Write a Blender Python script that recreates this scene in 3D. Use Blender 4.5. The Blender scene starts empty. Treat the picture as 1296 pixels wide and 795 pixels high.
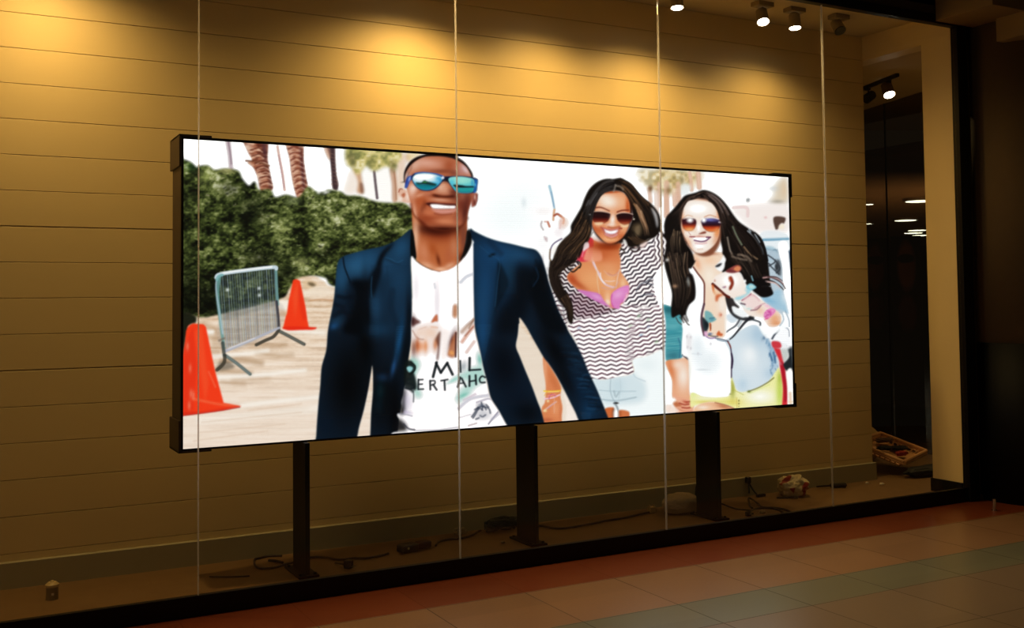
import bpy, bmesh, math, random
import numpy as np
from mathutils import Vector, Matrix, noise as mnoise
# ---------- the picture shown on the LED wall, painted in numpy ----------
AX0, AY0, AX1, AY1, AS = 228, 165, 1010, 575, 2
AW, AH = (AX1-AX0)*AS, (AY1-AY0)*AS
CV = np.ones((AH, AW, 3))
YY, XX = np.mgrid[0:AH, 0:AW]
PX = XX/AS + AX0; PY = YY/AS + AY0
CROPS = dict(A=(232,165,6.36), B=(232,280,6.36), C=(232,400,4.675), D=(400,180,6.36), E=(400,280,5.68),
             F=(400,410,5.3), G=(500,185,7.57), H=(580,190,7.23), I=(580,290,6.115), J=(580,410,5.68),
             K=(680,210,6.62), L=(680,320,6.62), M=(680,430,7.2), N=(830,210,6.62), O=(830,320,6.62),
             Q=(830,420,7.2), R=(730,235,9.94), T=(850,245,9.94), U=(880,330,7.95), V=(490,440,6.625),
             W=(260,325,5.129), X=(0,0,1))
FR = CROPS['X']
def use(k):
    global FR; FR = CROPS[k]
def pts(s):
    if not isinstance(s, str): return np.array(s, float)
    out, fr = [], FR
    for t in s.split():
        if t[0].isalpha(): fr = CROPS[t[0]]; t = t[1:]
        if not t: continue
        a, b = t.split(','); out.append((float(a)/fr[2]+fr[0], float(b)/fr[2]+fr[1]))
    return np.array(out)
def smooth(p, closed=True, n=5):
    m = len(p); out = []
    for i in range(m if closed else m-1):
        if closed: a, b, c, d = p[i-1], p[i], p[(i+1) % m], p[(i+2) % m]
        else: a, b, c, d = p[max(i-1, 0)], p[i], p[i+1], p[min(i+2, m-1)]
        for k in range(n):
            t = k/n
            out.append(.5*((2*b)+(c-a)*t+(2*a-5*b+4*c-d)*t*t+(3*b-a-3*c+d)*t**3))
    if not closed: out.append(p[-1])
    return np.array(out)
def col(h):
    return np.array([int(h[i:i+2], 16)/255 for i in (0, 2, 4)])
def blur(m, r):
    n = int(round(r*AS))
    if n < 1: return m
    for _ in range(2):
        for ax in (0, 1):
            pad = [(0, 0), (0, 0)]; pad[ax] = (n+1, n)
            c = np.cumsum(np.pad(m, pad, mode='edge'), axis=ax)
            m = (c[2*n+1:]-c[:-2*n-1])/(2*n+1) if ax == 0 else (c[:, 2*n+1:]-c[:, :-2*n-1])/(2*n+1)
    return m
def mask(p, f=0.):
    q = (p-np.array([AX0, AY0]))*AS
    m = np.zeros((AH, AW)); pd = int(f*AS*2+3)
    y0 = max(0, int(q[:, 1].min())-1); y1 = min(AH, int(q[:, 1].max())+2)
    if y1 <= y0: return m
    a, b = q, np.roll(q, -1, 0); SUB = 3
    for y in range(y0, y1):
        for k in range(SUB):
            yy = y+(k+.5)/SUB
            h = (a[:, 1] <= yy) != (b[:, 1] <= yy)
            if not h.any(): continue
            xs = np.sort(a[h, 0]+(yy-a[h, 1])/(b[h, 1]-a[h, 1])*(b[h, 0]-a[h, 0]))
            for i in range(0, len(xs)-1, 2):
                xa, xb = max(0., xs[i]), min(float(AW), xs[i+1])
                if xb <= xa: continue
                ia, ib = int(xa), min(int(xb), AW-1)
                if ia == ib: m[y, ia] += (xb-xa)/SUB
                else:
                    m[y, ia] += (ia+1-xa)/SUB; m[y, ia+1:ib] += 1/SUB; m[y, ib] += (xb-ib)/SUB
    if f > 0:
        x0 = max(0, int(q[:, 0].min())-pd*2); x1 = min(AW, int(q[:, 0].max())+pd*2)
        ya, yb = max(0, y0-pd*2), min(AH, y1+pd*2)
        if x1 > x0: m[ya:yb, x0:x1] = blur(m[ya:yb, x0:x1], f)
    return np.clip(m, 0, 1)
def lay(c, m):
    global CV
    if isinstance(c, str): c = col(c)
    CV += (c-CV)*m[..., None]
def P(c, s, f=.4, a=1., clip=None, sm=True):
    p = pts(s)
    if sm: p = smooth(p)
    m = mask(p, f)
    q0 = ((p.min(0)-np.array([AX0, AY0]))*AS-12-f*AS*6).astype(int); q1 = ((p.max(0)-np.array([AX0, AY0]))*AS+12+f*AS*6).astype(int)
    s_ = (slice(max(0, q0[1]), max(0, q1[1])), slice(max(0, q0[0]), max(0, q1[0])))
    if clip is not None:
        m2 = np.zeros_like(m); m2[s_] = m[s_]*clip[s_]; m = m2
    if c is not None:
        cc = col(c) if isinstance(c, str) else c
        CV[s_] += ((cc if cc.ndim == 1 else cc[s_])-CV[s_])*(m[s_]*a)[..., None]
    return m
def Ls(c, s, w=1., a=1., clip=None, w1=None, f=.35, sm=True):
    p = pts(s)
    if sm and len(p) > 2: p = smooth(p, False)
    w1 = w if w1 is None else w1
    n = len(p); r = max(w, w1)
    x0, y0 = p.min(0)-r-2; x1, y1 = p.max(0)+r+2
    ix0, iy0 = max(0, int((x0-AX0)*AS)), max(0, int((y0-AY0)*AS)); ix1, iy1 = min(AW, int((x1-AX0)*AS)+1), min(AH, int((y1-AY0)*AS)+1)
    if ix1 <= ix0 or iy1 <= iy0: return
    X, Y = PX[iy0:iy1, ix0:ix1], PY[iy0:iy1, ix0:ix1]
    best = np.zeros_like(X)
    for i in range(n-1):
        a0, b0 = p[i], p[i+1]; d = b0-a0; L2 = (d*d).sum()+1e-9
        t = np.clip(((X-a0[0])*d[0]+(Y-a0[1])*d[1])/L2, 0, 1)
        dist = np.hypot(X-a0[0]-t*d[0], Y-a0[1]-t*d[1])
        ww = (w+(w1-w)*(i+t)/(n-1))/2
        best = np.maximum(best, np.clip((ww-dist)/(2*f)+.5, 0, 1)*np.minimum(1, ww*2/(2*f)))
    cc = col(c) if isinstance(c, str) else c
    m = best*a
    if clip is not None: m = m*clip[iy0:iy1, ix0:ix1]
    CV[iy0:iy1, ix0:ix1] += (cc-CV[iy0:iy1, ix0:ix1])*m[..., None]
def Bl(c, xy, rx, ry, a=1., rot=0., clip=None, k=1.):
    x, y = pts(xy)[0]; rx, ry = rx/FR[2], ry/FR[2]
    R_ = max(rx, ry)*2.7+1
    s_ = (slice(max(0, int((y-R_-AY0)*AS)), max(0, int((y+R_-AY0)*AS))), slice(max(0, int((x-R_-AX0)*AS)), max(0, int((x+R_-AX0)*AS))))
    t = math.radians(rot); X, Y = PX[s_]-x, PY[s_]-y
    u = (X*math.cos(t)+Y*math.sin(t))/rx; v = (-X*math.sin(t)+Y*math.cos(t))/ry
    m = np.exp(-(u*u+v*v)**k)*a
    if clip is not None: m = m*clip[s_]
    CV[s_] += (col(c)-CV[s_])*m[..., None]
ARNG = np.random.RandomState(7)
def noise(sx, sy, seed=0):
    r = np.random.RandomState(seed)
    gw, gh = int((AX1-AX0)/sx)+3, int((AY1-AY0)/sy)+3
    g = r.rand(gh, gw)
    u = (PX-AX0)/sx; v = (PY-AY0)/sy
    i, j = u.astype(int), v.astype(int); fu, fv = u-i, v-j
    fu = fu*fu*(3-2*fu); fv = fv*fv*(3-2*fv)
    return (g[j, i]*(1-fu)+g[j, i+1]*fu)*(1-fv)+(g[j+1, i]*(1-fu)+g[j+1, i+1]*fu)*fv
def ramp(v, stops):
    xs = [s[0] for s in stops]; cs = np.array([col(s[1]) for s in stops])
    return np.stack([np.interp(v, xs, cs[:, k]) for k in range(3)], -1)
def locks(guides, n, cols, w=(.5, 1.6), a=(.3, .9), clip=None, seed=1, jit=1.2, t0=0., t1=1.):
    """strands swept between guide curves (all with the same number of points)"""
    r = np.random.RandomState(seed); G = [pts(g) for g in guides]
    for _ in range(n):
        u = r.rand()*(len(G)-1); i = min(int(u), len(G)-2); u -= i
        p = G[i]*(1-u)+G[i+1]*u; p = p+r.randn(*p.shape)*jit*.5
        p = smooth(p, False)
        s0 = int(len(p)*min(t0+r.rand()*.35, .7)); s1 = int(len(p)*(t1-r.rand()*.3)); s1 = max(s1, s0+3)
        Ls(cols[r.randint(len(cols))], p[s0:s1], r.uniform(*w), r.uniform(*a), clip, w1=.3, sm=False)

# --- sky, pale distance ---
CV[:] = 1.
use('X'); Bl('ecf8fc', '645,275', 70, 50, .5); Bl('f4fafc', '665,240', 50, 30, .5)
use('H'); Bl('fbeeee', '780,560', 120, 60, .5); Bl('e2eef5', '600,480', 20, 40, .5)
# --- palms at the left ---
use('A')
n1 = noise(14, 1.9, 3); n2 = noise(5, 2.4, 4)
def trunk(s, lean, seed, dark='6a3425', mid='a9664c', lite='e3b79a'):
    m = P(None, s, .5); nn = noise(9, 2.1, seed)*.6+noise(4, 2.6, seed+1)*.4
    sh = PX*lean
    lay(ramp(nn, [(.2, dark), (.45, mid), (.62, 'c58d70'), (.8, lite)]), m); return m
P('b49aa4', '340,50 372,50 395,260 400,320 375,320 362,200', .8, .75)
Ls('8c7480', '362,85 378,180 388,270', 2, .7)
m = trunk('490,60 668,65 680,240 705,380 722,470 670,500 625,490 600,380 565,300 520,262 555,240 520,170', 0, 11)
Bl('4a2a33', '655,160', 22, 110, .75, -4, m); Bl('4f2d30', '700,420', 16, 110, .6, -6, m); Bl('f0d6c2', '520,130', 30, 60, .6, 0, m); Bl('f3dcc8', '600,400', 22, 60, .7, 0, m)
for k, (x, y) in enumerate(((600,150),(610,200),(640,250),(650,290),(665,330),(672,375),(680,420))):
    Ls('5f2c22', '%d,%d %d,%d %d,%d' % (x-60, y+8, x, y-8, x+38, y+10), 1.5, .75, m)
    Ls('f0c7ac', '%d,%d %d,%d %d,%d' % (x-55, y+24, x, y+8, x+38, y+26), 1.3, .6, m)
Ls('7a4a33', '505,245 600,255 690,285', 2.2, .8)
Ls('d9a898', '758,130 775,230 800,360 815,480', 3., .75); Ls('a67a86', '768,200 790,330 812,460', 1.4, .6)
m = trunk('830,80 955,85 970,250 990,380 1005,470 1000,555 930,560 895,470 872,350 858,230', 0, 21)
Bl('43202a', '960,330', 16, 230, .8, -5, m); Bl('efc6ae', '870,250', 22, 190, .55, -7, m)
for k in range(9):
    y = 140+k*45; x = 880+k*9
    Ls('6b2f24', '%d,%d %d,%d %d,%d' % (x-35, y+12, x+10, y-10, x+80, y+16), 1.5, .7, m)
    Ls('f2c6ac', '%d,%d %d,%d %d,%d' % (x-30, y+30, x+10, y+8, x+60, y+30), 1.3, .55, m)
P('5f4240', '1150,90 1215,100 1225,250 1232,350 1250,450 1205,470 1195,330 1180,200', .7, .9)
P('c79878', '1135,130 1180,140 1188,240 1165,220', 1.2, .6)
for k in range(9): Ls('b98a78', '%d,%d %d,%d' % (1190, 160+k*34, 1222+k*2, 172+k*34), 1, .5)
# palms with crowns, middle
use('D')
P('3e2c30', '78,0 140,5 152,150 165,300 178,380 140,375 128,250 112,120', .7, .85)
P('d6a184', '70,38 108,40 118,130 92,110', 1.2, .5)
for k in range(9): Ls('96705f', '%d,%d %d,%d' % (118+k*4, 90+k*30, 150+k*3, 100+k*30), 1, .5)
P('f6efe6', '280,60 700,90 690,480 380,440 350,200 300,150', 3, .35)
P('c98e62', '300,220 350,225 372,330 382,410 330,400 335,320', 1.3, .85); P('fbeadb', '280,230 330,260 330,400 230,410 250,320', 3, .7)
P('6e4738', '355,330 378,340 384,408 360,405', 1, .6)
Ls('5a4a50', '468,235 478,330 492,450', 3.2, .85)
P('cfa184', '595,215 640,225 655,340 655,475 618,475 612,340', 1.2, .85); Ls('a66f50', '628,240 640,350 645,460', 2, .6)
P('e9b58c', '640,100 720,110 715,300 700,480 655,480 655,260', 2, .45); P('d2a380', '715,95 760,110 740,170', 2, .6)
m = P('d8c87e', '245,60 300,30 420,30 540,50 660,65 690,120 650,170 640,215 560,190 470,230 400,185 340,260 290,200 250,170', 2.2, .9)
gn = noise(7, 5, 31)*.6+noise(3, 2.5, 32)*.4
lay(ramp(gn, [(.25, '6f7440'), (.45, 'a6a35a'), (.6, 'd9c97c'), (.8, 'f6ecc0')]), blur(m, .5)*.8)
P('6f6a44', '250,110 300,90 320,150 310,210 280,180', 2.2, .65); P('8f8a50', '420,110 480,130 470,200 420,190', 2.2, .5)
P('7d7448', '590,150 640,160 645,230 610,240', 2, .6); P('f3e3a4', '380,70 560,85 600,100 480,110', 2, .5)
P('f2d08a', '740,85 860,95 800,130 750,160', 2, .6)
# palms behind the women
use('N')
P('f3e2c0', '20,40 370,55 375,120 300,190 210,200 130,170 60,180 0,150', 3.5, .85)
gm = P(None, '0,40 330,50 340,100 290,170 230,130 190,200 100,190 40,150 0,120', 2.5)
lay(ramp(noise(5, 4, 41)*.6+noise(2.5, 3, 42)*.4, [(.3, 'a89a62'), (.5, 'd6b678'), (.7, 'f5e2b4')]), gm*.75)
for s, w in (('0,140 10,420', 5), ('85,150 95,400', 6), ('150,160 160,330', 5), ('190,180 195,290', 5), ('285,60 300,200', 4.5), ('355,60 365,180', 6)):
    Ls('e3b196', s, w, .8, f=1.); Ls('f6d8c4', s, w*.4, .6, f=1.)
for x, y in ((15,150), (110,170), (215,120), (160,110)): Bl('7a683e', '%d,%d' % (x, y), 22, 32, .7)
P('eef5f8', '205,160 290,160 285,220 240,250 210,240', 1.5, .8)
use('K'); gm = P(None, '840,60 900,35 1020,45 1150,40 1190,90 1190,200 1100,240 960,200 880,130', 3)
lay(ramp(noise(5, 4, 43), [(.25, 'ad9a66'), (.5, 'dcc07e'), (.75, 'f8ebc8')]), gm*.7)
for s, w in (('940,190 950,300', 5), ('1018,150 1025,330', 4.5), ('1085,140 1080,420', 6), ('1180,150 1180,300', 6)):
    Ls('e5b9a0', s, w, .75, f=1.)
Bl('6b4c2e', '948,190', 20, 26, .85); Bl('8a6d42', '1100,205', 22, 30, .7)
P('ffffff', '960,220 1010,220 1015,420 975,330', 1.2, .5)
# distance at the right: bush, roof, canopy, vehicle
use('N')
P('dcc6a4', '1000,180 1060,110 1100,110 1105,300 1020,310 960,300 1000,250', 3, .7); Bl('8d8878', '1020,300', 50, 16, .7); Bl('cfd6dc', '990,190', 40, 20, .5); Bl('e9cba8', '1075,200', 25, 70, .6)
P('4a5258', '765,280 785,278 782,296 765,300', .8, .8)
P('f8e9e4', '660,350 1100,320 1110,560 850,560 700,440', 4, .6); Ls('f1c4c4', '650,350 760,350 770,420', 4, .4); Bl('f4b7b7', '920,432', 12, 10, .6)
P('4a3026', '990,432 1085,435 1075,485 1060,480 1040,495 1025,530 1003,528', .7, .9); P('fff0d8', '1040,495 1075,490 1072,530 1030,525', 1, .8)
P('e8f3fa', '880,560 1110,580 1120,795 900,795', 1, .7)
Ls('6aa3c4', '900,620 1000,618 1110,612', 3, .85, w1=2.5); Ls('a9cde0', '905,610 1105,602', 1.6, .6)
P('ffffff', '1030,650 1100,640 1120,795 1050,795', 1, .9)
P('1b3a5a', '1090,722 1125,728 1128,795 1112,795', .6, .95)
m = P('b3d2e2', '900,690 960,675 1010,700 1040,760 1050,795 880,795', 1, .95)
Bl('5f8ba4', '930,700', 30, 10, .6, 10); Ls('6d8aa0', '930,760 1000,700 1030,760', 1.3, .7)
for k in range(5): Ls('53748c', '%d,%d %d,%d' % (915+k*22, 790, 955+k*16, 700), 1, .5)
use('O')
m = P('bcd0df', '870,0 1030,0 1062,100 1070,220 1080,500 960,460 880,330', 1, .9)
for s in ('940,20 1000,70 950,110','1000,60 1040,130 1010,170','960,110 1030,180','900,60 960,100'): Ls('3a4049', s, 1.8, .85, m)
P('30343a', '1015,60 1045,80 1050,190 1025,180 1000,130', .8, .7); P('26282d', '1000,110 1015,95 1030,130 1010,150', .6, .7)
P('ffffff', '1035,0 1120,0 1140,300 1140,560 1090,480 1068,250 1060,110', .7, 1)
P('17324e', '1118,0 1140,0 1140,200', .6, .9)
# --- hedge ---
hm = P(None, 'X228,202 A0,235 60,258 110,300 130,290 200,285 250,320 330,310 400,315 450,335 475,390 530,448 575,415 610,480 700,475 740,540 830,520 930,540 1000,455 1070,495 1130,515 1190,490 D0,415 60,415 100,385 200,400 250,430 350,435 480,478 600,490 700,488 760,530 X540,290 X540,380 X430,365 X412,352 X392,350 X382,358 X365,372 X352,382 X262,404 X228,412', .8)
hn = noise(22, 16, 51)*.32+noise(9, 6, 52)*.3+noise(4, 2.6, 53)*.26+noise(2., 1.4, 54)*.2
hn = (hn-.52)*1.28+.43
bias = np.clip((PX-300)/180, 0, 1)*.10-.02+np.clip((250-PY)/60, -.6, 1)*.09
lay(ramp(hn+bias, [(.12, '0e100a'), (.28, '1f2612'), (.42, '39431e'), (.56, '5f6a36'), (.7, '8d945a'), (.88, 'cdd0a8')]), hm)
use('A'); Bl('b9c36c', '170,370', 60, 60, .45, 0, hm); Bl('d7c98c', '350,320', 70, 30, .55, 0, hm); Bl('b7c28a', '880,570', 50, 30, .5, 0, hm); Bl('0e120c', '560,640', 120, 130, .55, 0, hm); Bl('101408', '380,470', 90, 70, .5, 0, hm); Bl('2c5a2c', '60,290', 60, 40, .4, 0, hm)
use('B'); Bl('080b07', '200,620', 140, 130, .75, 0, hm); Bl('0a0d07', '40,600', 90, 260, .6, 0, hm); Bl('0e110a', '630,290', 160, 90, .6, 0, hm); Bl('0c100a', '830,420', 90, 60, .6, 0, hm); Bl('0c1009', '1130,270', 70, 50, .5, 0, hm)
Bl('b7b878', '950,330', 60, 35, .55, 0, hm); Bl('a0a860', '800,60', 60, 50, .4, 0, hm)
r = np.random.RandomState(5)
for _ in range(520):
    x, y = r.uniform(234, 535), r.uniform(200, 395)
    w = r.uniform(1.2, 3.6); v = r.uniform(0, 1)
    c = col('8f9a4e')*(1-v)+col('d6dba6')*v
    if r.rand() < .12: c = col('e3d2b8')
    Ls(c, [(x, y), (x+w, y+r.uniform(-1.2, 1.2))], r.uniform(.8, 2.), r.uniform(.15, .5), hm*(hn+bias > .36), sm=False, f=.7)
for _ in range(300):
    x, y = r.uniform(232, 535), r.uniform(205, 400)
    Ls('0a0d06', [(x, y), (x+r.uniform(1, 4), y+r.uniform(-2, 2))], r.uniform(1, 2.6), r.uniform(.3, .7), hm, sm=False, f=.6)
# --- ground ---
gm = P(None, 'X228,411 X262,402 X352,380 X366,366 X378,352 X398,350 X410,356 X432,366 X560,380 X800,380 X800,575 X228,575', .8)
gv = noise(60, 2.6, 61)*.5+noise(22, 1.8, 62)*.3+noise(3, 1.1, 63)*.2
lo = np.clip((PY-400)/120, 0, 1)
gc = ramp(gv, [(.15, 'a0764e'), (.35, 'cfa67e'), (.55, 'ecd0b2'), (.8, 'fff0e0')])
gc = gc*(1-lo[..., None]*.72)+col('fff6f2')*(lo[..., None]*.72)
lay(gc*.5+gc.mean()*0+col('f6e2cc')*.5, gm)
use('C')
for s, w, a in (('150,320 300,330 400,340', 6, .5), ('230,260 330,255 460,280', 7, .55), ('230,390 300,400 360,405', 5, .45), ('440,215 560,235 640,230', 7, .35), ('360,160 520,180 600,170', 6, .45), ('300,380 500,370', 8, .25), ('120,60 200,120 190,210', 14, .3)):
    Ls('a07850', s, w, a*.8, gm, f=3)
for s, w, a in (('210,365 500,345 720,320', 5, .75), ('170,240 260,235 500,205', 5, .7), ('120,95 170,95', 6, .9), ('350,530 600,500 800,480', 6, .7), ('100,620 400,590 790,550', 10, .4), ('600,90 830,100', 6, .6)):
    Ls('fffaf2', s, w, a, gm, f=2)
for s in ('110,630 400,600 700,570', '90,690 300,670 600,640', '60,740 240,715 500,680', '380,560 700,520'): Ls('d9b89a', s, 1.6, .35, gm, f=.8)
use('B'); P('e8c8a0', '960,500 1000,470 1060,490 1090,520 1060,545 1010,560', 1.2, .8); P('5a4a30', '1000,500 1040,495 1070,520 1040,530', 1, .8); P('fff2e0', '1080,520 1210,545 1200,600 1000,610 960,580', 1.5, .7)
Ls('c98e62', '1010,640 1120,630 1200,640', 1.6, .5); P('fff6ea', '770,640 850,645 840,720 770,700', 1.5, .9); P('d8a070', '780,720 840,730 830,760 775,750', 2, .5)
# --- crowd barrier ---
use('W')
bm = P(None, '65,125 90,110 440,68 462,80 470,300 478,470 130,615 115,560 100,470 80,300', .5)
P('39463a', '65,125 90,110 440,68 462,80 470,300 300,360 90,400', 1, .25)
P('a8a2a0', '110,380 470,290 478,470 130,615', 1, .25)
for k in range(23):
    t = (k+.6)/23; xt = 85+t*365; yt = 128-t*48; xb = 118+t*352; yb = 598-t*140
    v = .5+.5*math.sin(k*2.4)
    Ls(['9fb6b4', '7f98ab', '60707c', '8fa3b8'][k % 4], '%f,%f %f,%f' % (xt, yt, xb, yb), 1.1, .6+.25*v)
    Ls('2a3430', '%f,%f %f,%f' % (xt+7, yt, xb+7, yb), .8, .4)
for x, y in ((143,215),(350,250),(348,205)): Bl('e6f0f0', '%d,%d' % (x, y), 11, 11, .9)
Ls('6fa3a0', '88,130 78,230 95,400 120,600', 5.5, .85, w1=3.5); Ls('b6ccdc', '72,150 70,220 100,420 112,500', 1.8, .8)
Ls('77a5a6', '458,85 462,200 470,310', 3.5, .9); Ls('3b3a42', '462,290 474,400 478,480', 3.2, .9)
Ls('cfe0ea', '70,135 100,112 280,86 440,68 460,78', 4.6, 1); Ls('ffffff', '110,106 280,82 430,66', 2, .85); Ls('7fb6b8', '74,150 84,128 110,118', 3.5, .9)
Ls('b7b9c6', '130,612 290,545 478,462', 4, .95, w1=3); Ls('f0f0f4', '150,598 320,528', 1.5, .6); Ls('77685c', '90,545 120,530', 3, .6)
for s, c in (('128,640 200,690 290,762', '5c6a68'), ('478,482 560,525 640,568', '4a4840')):
    Ls(c, s, 4.2, .95); Ls('a9bab8', s, 1.2, .45)
Ls('4c463c', '470,485 440,520 385,545 330,572', 4.2, .95); Ls('3a352c', '125,640 120,690 75,735', 4.5, .8); P('3f3a2e', '90,690 150,680 190,720 80,740', 1.5, .5)
Ls('3f4440', '112,560 122,640', 4.5, .8)
# --- cones
def cone(s, base, hi, lo_):
    m = P('ff3f1c', s, .5, sm=False)
    P('e8301a', lo_, 1.2, .5, m, sm=False); P('ff5a30', hi, 1.5, .6, m, sm=False); return m
cone('B885,475 912,468 940,480 985,690 1000,795 C745,72 C590,78 C608,0 B835,750 B850,640 B868,560', '', 'B880,600 920,480 930,600 900,795', 'B940,480 1000,795 960,795 920,600')
P('f22f18', 'C588,70 640,62 740,66 790,70 770,82 700,84 620,86', .6, 1)
for k in range(5): Bl('ffb090', 'B%d,%d' % (860+k*4, 560+k*38), 1.5, 1.2, .6)
use('C')
P('12160c', '-10,0 70,0 75,40 40,55 20,120 0,235 -10,235', 1, .95)
m = cone('X222,462 C0,225 12,150 18,90 30,58 60,46 120,50 135,65 190,330 240,515 345,535 230,560 0,592 X222,530', '', '70,100 110,60 150,400 130,520', '0,200 60,60 80,300 60,560 0,580')
Ls('ff7a50', '60,490 200,520 320,532', 3, .6, m, f=1.5); Ls('d9281a', '0,578 140,570 330,540', 4, .6, m, f=1.2); Ls('a81c14', '0,590 130,574 240,558 335,540', 1.3, .7)
for x, y in ((40,310),(60,470),(35,530),(25,180),(45,460)): Bl('ffa888', '%d,%d' % (x, y), 9, 26, .5, 0, m)
Ls('ff8a68', '150,330 190,420', 2, .45, m, f=1.); Ls('fff0e8', '22,70 40,52', 1.2, .4, m)
# --- far passer-by between the man and the women ---
use('H')
Ls('8fc3de', '835,330 860,430 880,535', 2.8, .8, w1=1.8, f=.7); Ls('5f86b4', '850,380 876,520', 1.2, .6)
Ls('e0a070', '870,640 872,600 880,545', 2.4, .8); Ls('a8482e', '878,600 905,585 940,605', 2.6, .85); Ls('d98a68', '930,600 965,630 960,670', 2.8, .8); P('f6c8b0', '930,640 990,630 1000,690 940,720', 2, .6); Ls('eeb8ae', '940,640 930,715', 2.5, .5)
Ls('b8a2a4', '765,655 757,690 778,730', 1.8, .7); Ls('e8a090', '790,655 820,655', 1.6, .7); Ls('c86a4c', '820,660 835,700', 2.4, .85); 
use('K'); Ls('caa0aa', '60,595 80,630', 2, .6); Bl('f6e4ea', '180,560', 60, 60, .4)
use('I'); P('f2eef0', '600,100 700,60 720,350 660,300', 3, .4); Bl('c9a8ac', '680,75', 10, 12, .7); Bl('b8b4b8', '690,310', 6, 14, .6); Bl('58606a', '690,360', 6, 10, .7); Bl('c3b2b6', '655,240', 6, 30, .4)
# --- arm with bracelets seen between the blazer and the sleeve ---
use('J')
P('fff4ec', '735,455 870,690 860,700 750,700 740,560', 1, .8)
P('f4e6d6', '430,0 430,240 600,720 760,740 740,450', 1, .8)
m = P('e58a58', '612,235 650,290 700,370 740,455 735,520 750,600 745,660 735,760 625,770 600,620 625,560 630,440 615,330', .6)
Bl('f8b890', '625,330', 16, 100, .6, 0, m); Bl('c86a3c', '690,420', 26, 90, .5, -25, m); Bl('f3a878', '700,610', 30, 50, .6, 0, m); Bl('b8583a', '640,690', 40, 14, .6, 0, m); Bl('d0714a', '735,640', 10, 60, .5, 0, m)
Ls('ffd23c', '615,482 670,486 735,480', 1.6, .95); Ls('ffec9a', '618,492 660,490 725,488', 1, .8); Ls('f4b030', '640,486 620,515 630,500', 1, .7)
Ls('f7d0e4', '620,540 680,530 728,510', 2, .9); Ls('c0508a', '650,540 670,505 700,520', 1.1, .7); Ls('ff9ab8', '640,520 700,505', 1.1, .7); Ls('f1c8b4', '615,625 660,590 705,560', 2, .75); Ls('c890b8', '640,610 700,562', .8, .7); Bl('fff6c0', '645,555', 9, 9, .9); Bl('fff3b0', '625,625', 12, 9, .9)
Ls('f6c0a8', '690,535 690,640', 1.2, .5)
# --- woman in the zigzag blouse ---
def chev(m, ang, sp, per, amp, ph=0., duty=.42, dk='5a2238', dk2='2c1c2a', wob=0., lt=None, seed=0):
    t = math.radians(ang)
    u = (PX-700)*math.cos(t)+(PY-300)*math.sin(t); v = -(PX-700)*math.sin(t)+(PY-300)*math.cos(t)
    v = v+wob*np.sin(u/17+.5)+wob*.6*np.sin(u/7.3+v/23)
    tri = np.abs(((u/per+.12*np.sin(v/19)) % 1)*2-1)*2-1
    q = ((v+amp*tri)/sp+ph) % 1
    d = np.abs(q-.5)*2  # 1 at the line centre
    k = np.clip((d-(1-duty))/.26+.5, 0, 1)
    if lt: lay(lt, m)
    nn = noise(9, 9, seed+70)
    lay(col(dk)*nn[..., None]+col(dk2)*(1-nn[..., None]), m*k)
body = P('fffafa', 'L150,175 235,110 330,55 375,90 K690,700 740,600 860,640 960,610 1030,560 1110,565 1135,600 1130,740 1100,795 L1040,110 985,190 975,280 1010,420 1050,500 1070,600 1110,740 M1200,10 1195,45 1140,85 1000,150 870,185 880,300 800,330 690,352 560,368 480,370 420,230 330,0 L240,620 160,480 130,380 130,300', .5)
chest = P('e8935e', 'K400,600 470,620 560,660 700,650 690,720 700,795 L700,60 700,150 735,210 770,270 765,350 720,420 640,470 560,430 450,370 340,310 250,215 300,140 360,90 340,0 K340,760', .6)
use('L')
lo1 = P(None, '140,170 250,90 340,60 375,110 300,150 255,215 340,310 460,385 570,435 680,480 560,520 330,560 290,540 220,330', .4)
lo1 = np.clip(lo1-chest, 0, 1)
slv = P(None, 'K690,700 740,600 860,640 960,610 1040,550 1130,570 1130,795 L1120,0 1040,110 985,190 960,330 1010,450 760,440 720,420 765,350 770,270 730,190 690,60', .6)
slv = np.clip(slv-chest, 0, 1)
slv2 = P(None, 'K1000,555 1140,560 1135,740 1100,795 1000,795 985,680', .6)
mid = np.clip(body-lo1-slv-chest, 0, 1)
rt = P(None, 'L930,440 1120,440 M1210,0 1210,90 870,190 860,60 840,-20', 4)*mid
chev(mid*(1-rt), -3, 5.55, 13.2, 1.2, .2, .27, wob=.5, seed=1)
chev(rt, -17, 5.2, 12, 1.1, .5, .3, wob=.5, seed=2)
chev(lo1, 22, 5.0, 10, 1.5, .1, .5, '3a2026', '14121a', wob=.8, seed=3)
chev(slv*(1-slv2), -30, 5.3, 11, 1.2, .3, .36, '4a2838', '1c1a24', wob=.9, seed=4)
chev(slv2, 84, 5.4, 10, 1.2, .3, .34, '43222c', '20181f', wob=.5, seed=5)
m = P(None, '270,330 500,400 640,500 400,545 300,520', 3); lay('6a2844', m*.28*lo1)
for x, y, c in ((850,530,'7ec88a'),(930,560,'9fd0a0'),(870,690,'7fb4dc'),(570,640,'bfe4ee'),(780,610,'b8e0b0'),(1000,745,'8fd48a'),(350,630,'a8c4f0'),(930,620,'a0b0e0')): Bl(c, '%d,%d' % (x, y), 16, 9, .55, -25, mid)
Ls('12182a', '395,560 350,610 430,520 560,510 590,500', 1.2, 0)
for s in ('905,245 860,270 830,320', '965,210 910,250 980,270', '850,370 930,345 975,350'): Ls('20283c', s, 1.6, .6, body)
Ls('f4eee8', '250,480 265,560 250,620 300,700 330,760', 2.2, .9); Ls('8a8a90', '175,400 215,460 225,540', 2.2, .6, f=.8); Ls('6c5a58', '165,440 240,570', 2, .5)
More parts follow.
